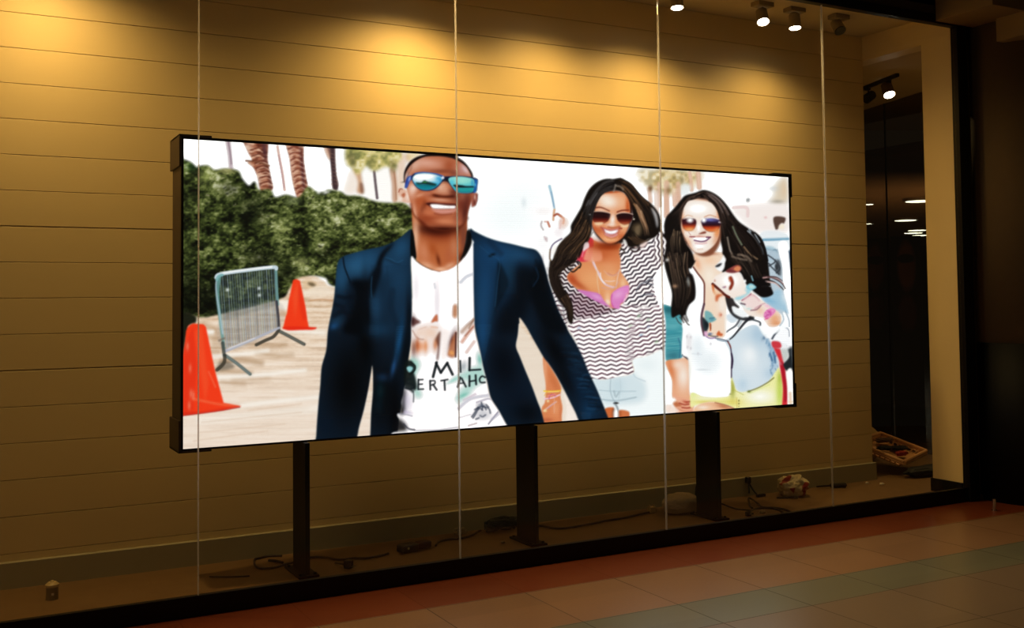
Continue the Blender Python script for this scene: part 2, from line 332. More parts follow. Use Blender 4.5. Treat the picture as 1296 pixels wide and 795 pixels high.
# skin of the chest
Bl('f6b47c', '480,230', 150, 110, .75, 20, chest); Bl('ffcf9f', '620,230', 60, 90, .5, 0, chest); Bl('b9421f', '290,215', 40, 60, .7, -30, chest); Bl('a5300f', '350,270', 90, 26, .5, 35, chest); Bl('c4552c', '560,30', 120, 46, .7, 0, chest); Bl('f2a878', '440,20', 30, 60, .6, 0, chest); Bl('ffdcb4', '720,260', 30, 60, .7, 0, chest); Bl('f0a878', '600,110', 60, 40, .5, 0, chest); Bl('ffd2a8', '590,380', 30, 60, .8, 0, chest)
for k in range(24): Ls('d07040', 'L300,%d 740,%d' % (60+k*14, 60+k*14), .5, .16, chest)
Ls('c8707c', '590,170 640,190 680,160', 1.2, .7, chest, f=.8)
m = P('d77fc4', '345,310 440,325 520,345 560,400 600,440 640,462 560,440 450,385 350,325', .6, 1, None); Bl('f0b0e4', '500,370', 50, 18, .7, 25, m)
m = P('e488cc', '625,345 690,295 765,275 768,330 740,400 700,430 690,470 640,462 620,420', .6); Bl('f8bfe8', '680,350', 50, 30, .6, -30, m); Ls('d858a8', '625,350 618,410 640,460', 2, .8, m); Ls('f49ad8', '640,350 700,310 760,300', 1.5, .6, m); Ls('c860b0', '700,420 740,360', 1, .5, m)
P('fff2e0', '575,395 610,405 605,440 585,430', .8, .7)
for s, w, c in (('460,60 480,110 520,180 540,230 580,270 640,290', 2.6, 'e9c9d6'), ('450,20 490,120 520,200 560,250', 1.6, 'f4e4ec'), ('500,130 505,250 520,340', 1.2, 'f0c8a0'), ('690,140 670,220 660,290', 1.3, 'f0d0c0'), ('540,290 600,305 650,290 680,240', 1.1, 'dba8a0'), ('560,150 600,190 650,190 690,150', 1.1, 'e8b49c'), ('530,170 535,220 570,260', 1, 'ffffff'), ('570,235 610,240 650,235', 1, 'f8e0e0')):
    Ls(c, s, w, .8, chest)
P('ffd9e6', '745,340 760,345 745,395 725,410', .5, .9); Ls('e060a0', '770,340 745,345 735,380', 1, .7)
# pink strap and neck at the left
use('K')
m = P('e4304c', '330,795 360,720 400,650 430,600 470,620 470,700 440,795', .7, .9); Bl('c81c34', '420,620', 40, 50, .7, 0, m)
P('ffe9f0', '395,650 425,640 435,680 410,700 385,715', .5, .95); P('f6a884', '430,690 520,690 540,795 400,795 400,740', 1, .85)
m = P(None, '440,570 560,640 640,660 700,650 690,720 700,900 440,900 430,700', 1.2); Bl('c04e22', '570,670', 150, 60, .85, 0, m); Bl('93300f', '600,680', 110, 26, .7, 0, m); Bl('e88c58', '620,780', 70, 40, .6, 0, m)
P('fff4f4', '722,620 745,630 755,672 735,668', .5, .9); Ls('b8a070', '690,700 705,685', 2, .7)
# denim shorts
use('M')
m = P('f4fbfd', '870,185 1000,150 1140,85 1175,60 1200,290 1230,380 1230,520 1200,640 1180,780 840,780 835,660 745,650 745,705 690,710 690,620 640,640 600,600 500,370 600,368 720,345 880,305', .6)
m2 = P(None, '500,370 720,345 880,305 900,340 980,400 960,560 700,590 590,560', 3)
lay('d6e9f1', m*m2*.75); Bl('c3dbe6', '730,420', 60, 90, .5, 0, m); Ls('b0cad6', '875,310 900,345 985,380', 1, .6, m)
Ls('8fa8b4', '590,545 690,556 760,552 900,525', 1.6, .6, m, f=.8); Ls('a9c2cc', '560,460 700,470 900,470', 1.2, .6, m); Ls('9db4c0', '670,360 665,460 690,540 715,570', 1.3, .6, m); Ls('c3d5dd', '755,360 760,460 740,540', 1, .6, m); Ls('7f95a0', '700,470 715,520 745,480', 1.8, .5, m, f=1)
Bl('1e1a1a', '718,578', 24, 9, 1, 0, m, 2); Ls('5e6c74', '700,580 720,600 735,640 740,700', 2.2, .6, m, f=.8)
P('d8703c', '612,640 690,618 700,650 692,760 640,760', .5); P('3c1c10', '692,630 705,640 700,705 688,700', .8, .7); P('dc7a48', '745,650 830,655 842,690 835,760 745,760', .5); P('a85028', '745,650 765,655 760,705 745,705', .8, .7)
P('ffffff', '700,650 735,650 740,706 700,710', 1, .8); Ls('9fb0b8', '738,650 742,706', 1, .7)
Ls('2a1a1e', '1130,72 1146,92', 2, .7); Bl('eef8fb', '1000,230', 90, 60, .8, 0, m)
# teal sleeve and forearm behind
use('O')
m = P('3f9aa8', '85,440 230,500 232,560 222,700 215,795 Q240,100 235,200 240,235 200,262 110,272 90,200 L1080,600 1060,460', .6)
lay('7cc6cc', m*noise(16, 2.6, 81)*.7); Bl('1f5a64', '110,480', 60, 40, .7, 0, m); Bl('2b5a6c', 'Q160,220', 60, 40, .5, 0, m)
use('Q')
for k in range(9): Ls('2e7c8c', '%d,%d %d,%d' % (100, 30+k*22, 232, 10+k*22), 1, .45, m)
Ls('2f6488', '205,60 225,130 215,240', 1.6, .6, m)
m = P('f4b28a', '95,270 200,250 300,250 310,400 320,470 330,600 345,700 230,735 160,660 150,560 150,440 110,340', .6)
Bl('e07a44', '140,340', 34, 130, .8, -14, m); Bl('fff0e4', '250,400', 60, 130, .95, 0, m); Bl('fff2e6', '200,300', 50, 40, .6, 0, m)
P('ffffff', '95,360 140,440 145,590 180,600 200,620 95,660', .8, .95); P('c0643c', '160,655 215,640 245,690 220,700 190,690', .8, .8)
m = P('f4b090', '150,560 230,600 320,620 330,650 300,690 345,705 340,785 200,785 190,690 240,680 200,640', .7, .9)
for s in ('215,650 260,665 300,660', '240,690 285,695 320,690', '280,640 320,636'): Ls('a83c2a', s, 2, .75)
Bl('b8402c', '270,640', 26, 12, .7, 20); Bl('6e3420', '318,636', 8, 8, .8); Ls('c87858', '200,700 260,725 330,722', 1.2, .6); P('ffe9dc', '100,665 190,700 210,735 100,740', 1, .9); Ls('2c1c24', '250,212 300,245', 3.4, .95); Bl('1a1420', '295,245', 9, 9, .9); Ls('4a86b4', '232,225 250,212', 1.2, .6)
# --- second woman: shirt ---
use('O')
shirt = P('fbfdff', '255,140 300,130 350,170 410,270 405,450 385,580 405,690 500,720 600,735 630,730 700,640 800,540 860,590 900,600 960,660 1000,640 1060,600 1120,560 1130,795 Q1180,160 1120,260 1115,330 1030,460 840,545 760,550 700,440 690,575 440,600 320,600 305,400 295,250 240,200 250,0 O220,600 230,400', .6)
use('Q')
bl = P(None, '640,80 760,0 900,-60 1000,20 1060,110 1120,260 1115,335 1030,455 840,545 760,548 695,440 680,200', .5)
lay('d9e9f4', bl*.85); Bl('a9cae2', '900,120', 90, 150, .5, -30, bl); Bl('ffffff', '860,200', 90, 120, .7, 0, bl); Bl('86aed0', '1070,230', 30, 120, .75, -8, bl); Bl('7ca4c8', '1040,110', 34, 60, .7, -20, bl); Bl('b4d2e8', '790,480', 50, 60, .5, 0, bl); Bl('a8c8e0', '1050,380', 70, 60, .5, 0, bl); Bl('9cc0dc', 'O860,680', 60, 90, .5, -20, bl)
r = np.random.RandomState(3)
for _ in range(40):
    x, y = r.uniform(1010, 1120), r.uniform(30, 420); Ls(['41709c', '6a94ba', 'cfe2f0'][r.randint(3)], [((x)/7.2+830, y/7.2+420), ((x+r.uniform(-18, 18))/7.2+830, (y+r.uniform(14, 50))/7.2+420)], r.uniform(.7, 1.8), .5, bl, sm=False, f=.6)
for s in ('985,60 1000,30', '1040,200 1060,260', '1075,190 1090,280'): Ls('2c5a86', s, 2.4, .6, bl, f=.8)
Bl('ddeef8', '480,280', 120, 120, .35, 0, shirt); Bl('e0f0fa', '380,140', 60, 120, .4, 0, shirt); Bl('f0ead8', '300,350', 30, 120, .4, 0, shirt); Bl('e8e0e4', '300,90', 30, 90, .5, 0, shirt)
for x, y in ((285,45),(318,50),(290,140),(318,150),(500,110),(385,200)): Bl('c8c0c8', '%d,%d' % (x, y), 8, 12, .5, 0, shirt)
Ls('3c2c44', '655,88 680,140 692,230 690,330 690,420', 1.6, .9); Ls('2a1c38', '690,200 700,262 692,330', 2.2, .9); Ls('8aa2b8', '660,90 600,82 560,70', 1.4, .8); Ls('cfdce8', '330,200 420,205', 1, .4); Bl('ccd8e0', '430,345', 50, 6, .5)
# yellow-green shorts
m = P('faf8b0', '690,420 710,460 745,545 840,545 930,515 1020,465 1110,340 1125,330 1150,420 1165,520 1175,760 900,760 760,760 700,690 620,660 520,640 440,650 350,680 320,690 325,560 440,595 600,600 680,570', .6)
Bl('fffff4', '950,590', 150, 70, 1, 0, m); Bl('c6dd5a', '1130,560', 34, 130, .85, 0, m); Bl('b6c84e', '1130,420', 24, 70, .8, 0, m); Bl('a8ac48', '700,520', 24, 90, .9, 0, m); Bl('e8d85c', '700,640', 90, 36, .6, 0, m); Bl('dcc74a', '480,640', 120, 14, .6, 0, m); Bl('eaf5a0', '340,560', 30, 60, .6, 0, m); Bl('fbfae0', '450,600', 90, 20, .7, 0, m)
Ls('6b6a2e', '840,545 930,512 1020,462 1075,420', 1.6, .75); Bl('6a7a2c', '850,545', 16, 10, .9); Ls('d8e878', '860,560 1040,480', 1.2, .5); Bl('5e5010', '757,628', 6, 8, .9, 0, None, 2); Bl('6e6020', '757,655', 6, 8, .9, 0, None, 2); Bl('8a7a20', '757,680', 6, 5, .8, 0, None, 2); Ls('c8a83c', '735,600 740,690', 1, .5); Ls('b8b84c', '690,450 700,520 750,548 800,575', 1, .6); Bl('7c7c34', '680,568', 10, 5, .7)
m = P('f7c49c', '350,715 360,690 420,655 520,642 620,662 700,692 720,702 730,780 350,780', .6); Bl('fff0e0', '430,690', 60, 20, .9, 0, m); Bl('c4744c', '620,680', 70, 20, .8, 12, m); Ls('9c5030', '540,645 640,668 710,698', 1.2, .7)
# red strip, dark bag, pale frame at the right
P('e0303a', '1060,95 1125,100 1140,170 1165,260 1185,380 1200,520 1205,662 1190,760 1150,760 1160,540 1150,430 1130,310 1120,250 1085,170', .5); P('b01428', '1135,290 1165,290 1190,440 1200,600 1175,640 1165,480', .7, .8); P('f2fafa', '1120,260 1150,300 1135,300', .8, .6)
P('22282c', '1205,150 1240,140 1248,250 1250,358 1195,360 1165,310 1175,280 1215,230', .6); P('c8d0cc', '1140,110 1200,130 1210,230 1170,280 1150,220', 1, .85); Ls('4c545c', '1225,150 1235,220', 1.4, .6); Ls('707880', 'Q1190,120 1212,190', 1.4, .5)
P('fffdf8', '1190,368 1250,362 1275,740 1208,740 1200,500', .6); Ls('f0a878', '1225,560 1228,650', 2.4, .5, f=1.2); Ls('ffe0b0', '1212,640 1255,638', 1.4, .7)
use('O')
P('f6f8fc', '960,600 1060,600 1110,640 1135,795 1000,795 950,720', 1, .9); Ls('303a48', '1035,645 1000,680 975,720', 2.2, .85); Ls('50607a', '1060,620 1110,640 1120,700', 1, .5); P('d83440', '975,745 1040,750 1050,795 985,795', .6, .95); Bl('7c96b0', '905,710', 16, 30, .6, 30)
# right shoulder (blue) and sleeve cuff
m = P('a8cfe6', '880,360 960,340 1040,310 1080,380 1100,460 1110,520 1060,480 990,470 920,420', .9, .95); Bl('7fb8dc', '950,400', 60, 20, .6, 20, m); Bl('ffffff', '1080,360', 30, 60, .6, 0, m)
m = P('f8fcff', '860,590 900,600 960,630 1040,610 1060,560 1060,500 1110,520 1130,600 1080,640 980,690 930,720 870,640', .6, .95); Ls('a8bccc', '1055,500 1070,560 1040,610', 1.4, .7); Ls('6d84a0', '1085,490 1115,560 1120,620', 1, .6)
# chest of second woman
ch = P('fde3cc', '300,20 400,0 560,0 570,60 540,100 560,150 570,200 595,330 590,480 600,600 580,700 500,715 410,690 385,600 395,540 412,430 408,280 345,165 315,110', .6)
Bl('f8b48c', '350,90', 26, 60, .8, -20, ch); Bl('c47a5c', '450,5', 70, 14, .9, 4, ch); Bl('fff4e6', '450,200', 60, 90, .8, 0, ch); Bl('ffffff', '560,430', 40, 90, .5, 0, ch); Bl('fcd0ac', '450,60', 60, 40, .7, 0, ch)
Ls('6a2c24', '315,120 350,170 400,240 408,300 405,430', 2, .85); Ls('4a2838', '405,430 385,520 385,600 405,690', 2.6, .9, f=.6)
m = P('7fb8bc', '415,490 460,500 490,540 510,560 480,580 440,590 415,560', .7); Ls('3a6c84', '450,550 490,545', 1.6, .7); Bl('4f8ca8', '470,560', 16, 12, .7, 0, m)
P('1e2c34', '392,540 425,570 445,600 435,650 415,670 395,620', .7, .95); P('12181c', '410,580 440,600 430,640', .8, .8)
Ls('c85a30', '455,590 458,650', 1.8, .9); Ls('7a3018', '462,600 462,640', 1, .8); P('d25a28', '510,690 530,655 545,675 562,680 555,700', .7, .9); Bl('e89a7a', '540,520', 16, 20, .8); Bl('c05c4c', '548,520', 5, 8, .8)
Bl('3c5c94', '455,680', 18, 9, .9); Ls('9a70b0', '410,690 450,715 500,712', 1.6, .8); P('f0b8e0', '405,665 430,660 435,695 412,695', .6, .9); Ls('1c2430', '440,690 480,700 520,700', 1.2, .7); Ls('5a6478', '500,715 550,725 610,740', 1.4, .8)
Ls('8a3a2c', '600,740 620,770 628,795', 1.3, .9); Ls('3a2f4c', 'O600,740 Q655,88', 1.2, .6)
# shirt's dark inner fold around the hand
P('fdfeff', '585,480 600,560 640,600 690,560 700,600 640,690 590,720 580,640', 1, .8); P('d5e6f4', '600,520 660,520 690,560 640,590 600,560', 1.2, .8)
Ls('2e3034', '600,365 612,440 640,500 690,540 760,555 810,550', 4.6, .95, f=.7); P('2a2526', '585,365 640,375 665,420 700,455 690,465 650,450 640,500 605,450', .5, .95); P('f4f8fb', '640,450 690,470 740,480 780,510 740,545 690,530 650,500', .6, 1)
Ls('25262c', '805,535 750,580 700,640 650,700 620,725', 3.4, .92, w1=1.5); Ls('454b54', '700,565 670,610 610,650 595,665', 2.6, .8, w1=1.2); Bl('1c1d20', '800,540', 22, 16, .95, 0, None, 2); Ls('3a4048', '810,560 870,580 875,605', 2, .85); Ls('9fb4c4', '720,570 690,620', 2, .5)
Ls('b8c4d0', '700,420 740,430 760,470', 2, .6)
# --- second woman: hair behind, face, hair in front ---
HB = ['0e0b0c', '1a1314', '2b1f1c', '3c2c26', '57433a']
use('N')
P('14100f', 'N75,560 72,500 90,430 130,385 170,340 210,290 250,250 330,228 400,205 470,222 540,268 600,335 650,410 700,470 770,520 835,560 885,610 915,690 940,795 O965,280 985,345 930,372 880,370 830,330 770,280 745,235 715,175 680,160 610,175 560,165 560,120 590,60 560,10 N560,700 540,600 540,480 520,380 500,300 400,280 300,280 240,320 220,400 215,480 225,560 255,650 300,720 325,795 O340,60 300,130 275,140 325,250 330,380 285,430 255,510 275,580 220,560 200,520 140,545 130,470 138,340 100,200 75,100 70,0 N65,795 90,640 60,590', .5)
P('ffffff', 'O225,545 250,520 265,560 300,605 240,590', .7, .6)
use('N')
P('8a5038', 'N208,380 250,300 330,275 440,285 520,340 545,500 540,640 480,740 400,760 330,730 250,640 215,520', 1.2)
fm = P('fdeadb', 'T135,300 150,180 200,105 280,75 400,85 500,118 570,190 592,300 603,420 592,540 545,640 470,712 390,752 310,745 250,690 190,590 145,500 125,420', .5)
use('T')
Bl('ffffff', '330,190', 180, 90, 1, 0, fm); Bl('ee8a52', '585,470', 44, 150, .95, 0, fm); Bl('e8935f', '590,250', 22, 110, .8, -6, fm); Bl('f0a070', '140,400', 20, 200, .75, 0, fm); Bl('f3a878', '230,640', 26, 90, .8, -28, fm); Bl('ffffff', '350,660', 110, 60, .9, 0, fm); Bl('e8b090', '560,590', 40, 70, .8, 20, fm); Bl('f0b890', '400,80', 200, 12, .8, 4, fm); Bl('b56848', '470,735', 80, 14, .8, -20, fm)
Ls('e6b89c', '165,290 210,272 265,290', 1.1, .8, fm); Ls('d99c7c', '410,298 480,272 560,296', 1.3, .85, fm)
l1 = P('3a1218', '140,325 200,314 290,325 312,365 295,430 250,470 190,470 155,440 138,390', .4)
lay(ramp(PY, [(278, '31101a'), (283, '4a141a'), (287, 'c84a24'), (291, 'f39a5a'), (295, 'fbc090')]), l1)
l2 = P('3a1218', '380,340 450,314 560,322 612,350 608,420 560,475 470,480 410,440 385,390', .4)
lay(ramp(PY, [(277, '5c5a98'), (281, '2c1c3c'), (285, '32101a'), (288, 'c03c1c'), (292, 'f08040'), (296, 'f6a468')]), l2)
Bl('7a7cc8', '480,330', 60, 18, .9, 6, l2); Bl('ffffff', '232,335', 44, 34, 1, 0, fm, 1.6); Bl('ffffff', '405,335', 34, 32, 1, 0, fm, 1.6); Bl('f7b06c', '230,450', 50, 24, .8, 0, fm)
Ls('e8e0e8', '440,312 520,306 590,322', 1.2, .9); Ls('fbeae0', '150,318 200,308', 1., .8); Ls('d9c8cc', '595,360 640,368', 1.8, .9)
P('f2a060', '540,450 600,430 590,520 550,540', 1.5, .6, fm); Bl('ffffff', '340,430', 26, 60, .95, 0, fm); Bl('ffffff', '230,500', 50, 24, .6, 0, fm); Ls('cf8f78', '215,490 240,520', 1.2, .6, fm)
P('7c2c1c', '340,512 380,490 420,478 440,490 425,505 380,512', .7, .9, fm)
P('d9897c', '228,543 300,540 350,532 420,540 492,548 460,566 350,560 270,560', .5, .9); P('ffffff', '262,556 350,552 460,552 470,562 440,588 370,600 300,590', .4, 1); Ls('8a3040', '228,543 290,545', 1.3, .8); Ls('5c2040', '440,550 490,550', 1.7, .9); Ls('6a3460', '285,588 330,598 375,604 430,594 475,560', 1.6, .85); Ls('f0b0b8', '300,625 380,632 440,620', 2, .55, fm); Ls('f0c4a8', '330,705 390,700', 2, .4, fm)
use('N')
HF = ['0f0b0c', '181213', '2a1e1a', '4a382e', '6b5548']
locks(['400,207 470,235 540,290 600,380 650,470 720,560', '400,215 450,250 520,320 560,420 590,520 640,620', '390,250 440,290 500,340 540,440 560,560 590,700'], 110, HF, clip=None, seed=3)
locks(['400,210 340,235 280,265 230,320 180,370 110,420', '390,250 330,270 270,285 225,350 190,420 120,480', '330,270 280,280 230,320 215,390 205,470 150,540'], 70, HF, seed=4)
locks(['640,420 700,480 770,530 840,600 880,680 930,790', '600,420 660,520 720,600 780,680 820,740 860,800', '570,480 600,560 640,640 680,720 700,770 720,830'], 110, ['0c0909', '120e0e', '241a18', '3a2c26'], seed=6)
for s in ('430,225 520,280 580,360', '445,250 520,310 560,390', '470,240 560,320 610,410'): Ls('8a7a78', s, 1.8, .5, f=.9)
for s, c in (('645,510 680,590 720,660', '8f9c80'), ('600,600 620,700 640,740', 'b0a090'), ('740,680 790,740 850,780', 'a08060'), ('700,740 760,770', 'a88468')): Ls(c, s, 2.2, .7, f=.7)
for s in ('770,545 830,600 880,680 900,740', '830,570 870,640', '780,530 800,560'): Ls('c8d8e2', s, 1.6, .75, f=.6)
Ls('0f0c0e', '830,560 880,610 915,690 938,795', 1.8, .95); Ls('0f0c0e', '800,560 860,640 900,740 920,790', 1.8, .8)
locks(['150,540 130,640 140,795', '200,540 190,640 210,795', '250,640 260,700 300,795'], 60, ['2a1f1a', '4a3a2c', '6b5844', '8a745a', '120d0c'], seed=8)
P('0e0a0a', '215,560 250,650 300,720 320,795 280,795 220,700', 1, .85)
use('O')
locks(['90,0 120,120 150,300 170,480', '180,0 200,150 230,300 210,500', '280,0 270,130 300,300 240,520'], 110, ['0e0a0a', '1a1412', '2f2420', '5a4638', '7d6650'], seed=9, jit=1.6)
P('16100f', '245,230 275,180 310,190 330,280 325,380 285,430 260,420 300,320 290,240', .6, .9); P('d8e2e0', '270,200 285,240 280,290 262,240', 1, .55); Bl('d0a07c', '160,280', 22, 16, .7); Bl('d8d4d0', '95,60', 16, 14, .9)
for s in ('170,545 190,580 215,600', '200,540 235,585', '225,530 262,590 280,605'): Ls('3a302c', s, 1.2, .8)
locks(['600,0 640,60 700,120 720,170', '700,0 760,80 820,180 880,300', '800,0 850,80 900,180 950,300'], 80, ['0c0a0a', '17110f', '2e241e', '5a4a3e'], seed=10, jit=2)
for s in ('640,30 700,50 760,60', '690,15 760,30 800,70'): Ls('8a7868', s, 2.4, .7, f=.9)
P('f6f8fa', '548,60 570,20 580,80 575,130 545,160 500,120', .6, 1); P('101014', '500,115 530,95 555,90 540,112 515,122', .5, .9)
for s, c in (('905,190 990,215 1050,250 1085,300', '2a1c1c'), ('900,210 960,205 1020,220 1070,260', 'c89a98'), ('910,230 980,240 1040,280 1070,310', '1a1212'), ('920,240 1000,255 1040,290', 'e8c4be'), ('890,280 960,282', 'ffffff'), ('940,200 1010,205 1060,235', '50383a')): Ls(c, s, 2.2, .9, w1=1)
P('0f0c0e', '810,230 900,220 960,290 975,340 930,370 870,350 820,320', 1, .95)
# --- hand and forearm of the second woman ---
use('U')
m = P('fdeee4', '175,245 170,230 200,160 260,130 320,110 440,125 470,160 500,230 520,290 570,320 640,380 800,490 850,530 868,590 850,640 800,668 740,660 690,600 620,570 560,560 500,510 450,430 400,390 300,350 230,290', .5)
Bl('ffffff', '350,200', 120, 90, .9, 0, m); Bl('f4b488', '800,590', 60, 70, .95, 0, m); Bl('e89a68', '820,630', 50, 20, .7, 0, m); Bl('fbdcc8', '590,400', 70, 50, .6, 35, m); Bl('f3c4a4', '650,500', 50, 40, .6, 30, m)
for k in range(12): Ls('dd9058', '%d,%d %d,%d' % (730, 560+k*9, 860, 560+k*9), .5, .3, m)
P('8a2814', '340,175 365,160 385,200 388,240 365,290 345,298 342,270 360,230', .6, .95); P('c8502c', '340,175 355,165 362,200 350,215', .8, .8); Bl('7c4a6c', '290,268', 16, 9, .7); Bl('b8324c', '302,262', 6, 5, .8)
P('a85048', '310,105 370,65 420,45 460,60 465,90 440,115 380,125 330,120', .6, .95); P('e89060', '390,80 430,55 458,75 440,105 405,105', .7, .95); P('6c2c34', '310,110 350,85 380,100 420,110 380,125', .7, .8)
P('b0482c', '195,190 205,205 195,215', .6, .7); Ls('5a1c14', '175,235 210,265 260,310 300,345 340,368', 3.4, .95); Ls('e0682c', '175,250 185,300 200,330', 3, .75, f=.8); P('fbd4b0', '190,290 270,330 240,360 200,370', 1, .8); P('d05a2c', '215,345 290,345 240,370 225,410 205,405', .8, .85)
Bl('ffffff', '500,205', 14, 16, .95, 0, None, 2); Ls('8ac4d4', '565,155 580,200', 1.8, .8)
P('8fd4e8', '510,265 560,230 615,265 600,285 545,305', .5, 1); P('c4e8e8', '540,255 575,245 600,268 560,285', .6, .9)
m = P('9fdcec', '395,390 450,395 520,350 560,315 540,300 500,290 520,330 460,360 420,370', 1.2, .95); P('e8f4f8', '400,395 450,410 500,440 520,490 480,470 440,430', 1, .9)
Ls('a04868', '470,400 520,370 560,335', 1.6, .85); Ls('d890a0', '490,390 580,350 640,400', 2.4, .6, f=1); P('fbe4e4', '480,410 570,350 660,420 640,460 580,490 520,470', 1, .8); Ls('4c3040', '460,430 500,440', 2, .7); Ls('8a5868', '560,500 620,490 660,450', 1.8, .7); Ls('d8a0b0', '600,480 670,440 700,430', 1.6, .7)
Bl('b8f0f0', '540,485', 24, 12, .6)
m = P('f08cc8', '690,540 720,500 770,480 810,500 790,540 730,590 700,580', .7, 1); 
for k in range(16):
    r = np.random.RandomState(k+100); Bl(['c03c90', 'f8c0e4', 'e05aa8'][k % 3], '%f,%f' % (700+r.rand()*90, 500+r.rand()*70), 10, 8, .8, 0, m)
P('fdb8d8', '700,460 760,480 800,490 770,470 720,440', 1, .7); Ls('e8508c', '700,590 730,580', 1.6, .8); P('ffffff', '600,565 690,575 700,595 640,600', .8, .8)
# --- first woman: hair and face ---
use('K')
P('15100e', '640,112 700,105 760,138 830,205 880,265 940,310 1000,370 1030,440 1030,540 985,600 920,620 870,660 800,680 745,660 720,625 695,650 690,600 750,560 790,470 800,400 770,300 740,235 640,205 540,235 500,300 470,390 460,480 455,560 430,620 385,700 350,780 L340,10 320,65 255,110 215,150 180,185 195,230 215,290 265,370 300,480 300,570 285,600 255,560 240,480 190,410 140,330 105,240 100,160 110,60 K130,795 160,700 220,620 280,560 285,500 330,420 370,350 400,270 440,195 500,140 570,112', .5)
P('2a100c', 'K458,350 500,280 560,225 640,205 730,235 790,310 795,430 760,540 700,640 620,662 540,630 480,560 452,470', 1.2)
Bl('8a3416', 'K600,660', 90, 22, .8)
fm = P('ec9866', 'R235,290 260,200 320,120 420,80 520,75 600,105 655,190 672,300 665,420 650,520 605,620 535,690 450,727 370,718 300,660 230,575 195,480 183,400', .5)
use('R')
Bl('ffeedd', '400,210', 150, 90, 1, 0, fm); Bl('fff6ea', '360,160', 90, 50, .7, 0, fm); Bl('f6c096', '560,200', 60, 90, .6, 0, fm); Bl('cc5a26', '640,260', 26, 120, .85, 0, fm); Bl('b8401c', '655,420', 30, 100, .8, 0, fm); Bl('c04a1c', '420,85', 160, 12, .9, -4, fm); Bl('c8552a', '225,520', 40, 90, .8, -20, fm); Bl('c65a30', '290,560', 50, 50, .6, 0, fm)
Bl('f7c6a0', '260,490', 60, 30, .6, 0, fm); Bl('f8bc90', '590,520', 60, 50, .7, 0, fm); Bl('a43a1c', '470,735', 130, 22, .8, -4, fm); Bl('ffc48e', '410,672', 80, 26, .85, 0, fm); Bl('c4552a', '560,640', 50, 40, .6, -30, fm)
Ls('7c3c2c', '235,278 290,272 340,286 410,318', 2., .9, fm, w1=1.4, f=.6); Ls('7a3222', '510,332 570,312 650,308', 2., .85, fm, f=.6); Bl('f6d4c0', '300,305', 60, 10, .8, 8, fm); Bl('eec2a8', '600,338', 60, 8, .7, 0, fm)
l1 = P('2a0c10', '190,345 240,330 330,332 415,352 418,400 380,455 300,482 230,462 195,410', .4)
g = [(270, '241013'), (275, '2c0e10'), (278.5, '6a1c14'), (281, 'a8482c'), (284, 'd88860')]
lay(ramp(PY, g), l1)
l2 = P('2a0c10', '505,368 560,350 640,350 700,368 695,430 645,485 580,485 525,445 506,400', .4)
lay(ramp(PY, [(a+1.2, b) for a, b in g]), l2)
P('ffdcb0', '230,468 330,466 325,488 280,498 235,488', .5, .95, fm); P('f8d4a8', '545,485 600,502 665,480 680,475 660,515 600,528 560,510', .6, .95, fm)
Ls('f0d6c4', '195,335 240,322 330,326 420,346', 1.1, .8); Ls('e8c8b4', '500,360 560,342 640,343 705,362', 1.1, .8); Ls('c89068', '490,350 480,385 500,410', 1.6, .6)
Bl('ffffff', '165,364', 16, 8, .9, 0, None, 2); Bl('fff0d8', '718,422', 14, 10, .9, 0, None, 2); Bl('d0d0c0', '710,400', 8, 6, .7)
Bl('fff4ec', '450,430', 34, 76, .95, 4, fm); Bl('fff0e4', '430,490', 60, 22, .7, 0, fm); Ls('b4583c', '395,520 440,530 500,524 540,512', 1.8, .75, fm, f=.7); Bl('f0b8a0', '380,500', 26, 18, .5, 0, fm)
P('b85850', '300,520 360,545 440,548 520,545 560,520 540,590 500,635 440,655 390,645 350,620 325,575', .8, .55, fm)
P('f6e9f4', '345,552 420,572 516,558 505,592 460,612 410,612 365,595', .6, 1); P('ffffff', '370,565 430,582 500,570 480,598 400,598', .6, .9)
Ls('c87474', '325,530 400,552 470,554 545,532', 1.3, .8); Ls('e49aa0', '360,612 410,634 460,638 505,615', 2, .85); Ls('a8403a', '300,520 330,545 350,580', 1.2, .6); Ls('93301f', '535,535 565,540', 2, .7); Ls('d49cb8', '375,595 430,612 490,600', 1, .6); Ls('b04a28', '380,655 430,668 490,655', 1.4, .4)
use('K')
HC = ['100c0b', '1a1310', '2c201a', '4a3626', '755438']
locks(['640,112 560,130 490,200 430,290 380,400 330,500', '660,170 590,180 520,240 470,340 440,460 420,560', '650,200 560,220 500,290 465,400 450,520 420,620'], 110, ['0d0b0c', '181415', '2e2a2a', '4a4644'], seed=21)
locks(['380,400 330,480 290,570 200,640 150,740 120,830', '430,460 400,560 340,640 260,720 200,800 160,900', '455,560 420,640 360,700 330,780 290,850 240,930'], 150, HC, seed=22, jit=2)
locks(['650,170 700,190 760,260 810,340 850,450 880,560', '680,130 760,170 830,240 900,330 960,430 990,540', '700,108 790,160 870,260 950,320 1010,400 1025,520'], 150, ['120e0d', '1e1714', '33251c', '6b4a30'], seed=23)
locks(['800,310 830,360 860,440 890,520 900,600', '830,320 870,380 900,450 930,530 940,600'], 46, ['8a6040', 'b88a62', '6a4a34', 'd0a884'], w=(.5, 1.3), seed=24)
for s in ('655,160 650,185 640,215', '660,165 700,175 720,200'): Ls('a09488', s, 2.2, .6, f=.9)
for s in ('440,320 470,270 500,230', '410,330 430,290'): Ls('6e6c6e', s, 2, .5, f=.9)
P('5a4a34', '800,500 870,480 880,560 830,620 790,600', 1.6, .7); P('8a7458', '820,520 860,500 860,560 830,590', 1.2, .6); P('18110e', '690,650 760,560 800,540 800,640 860,600 900,640 860,690 780,690 740,640', 1, .85)
locks(['800,540 850,600 930,620 990,580', '760,600 830,660 900,640 960,600'], 36, HC, seed=25)
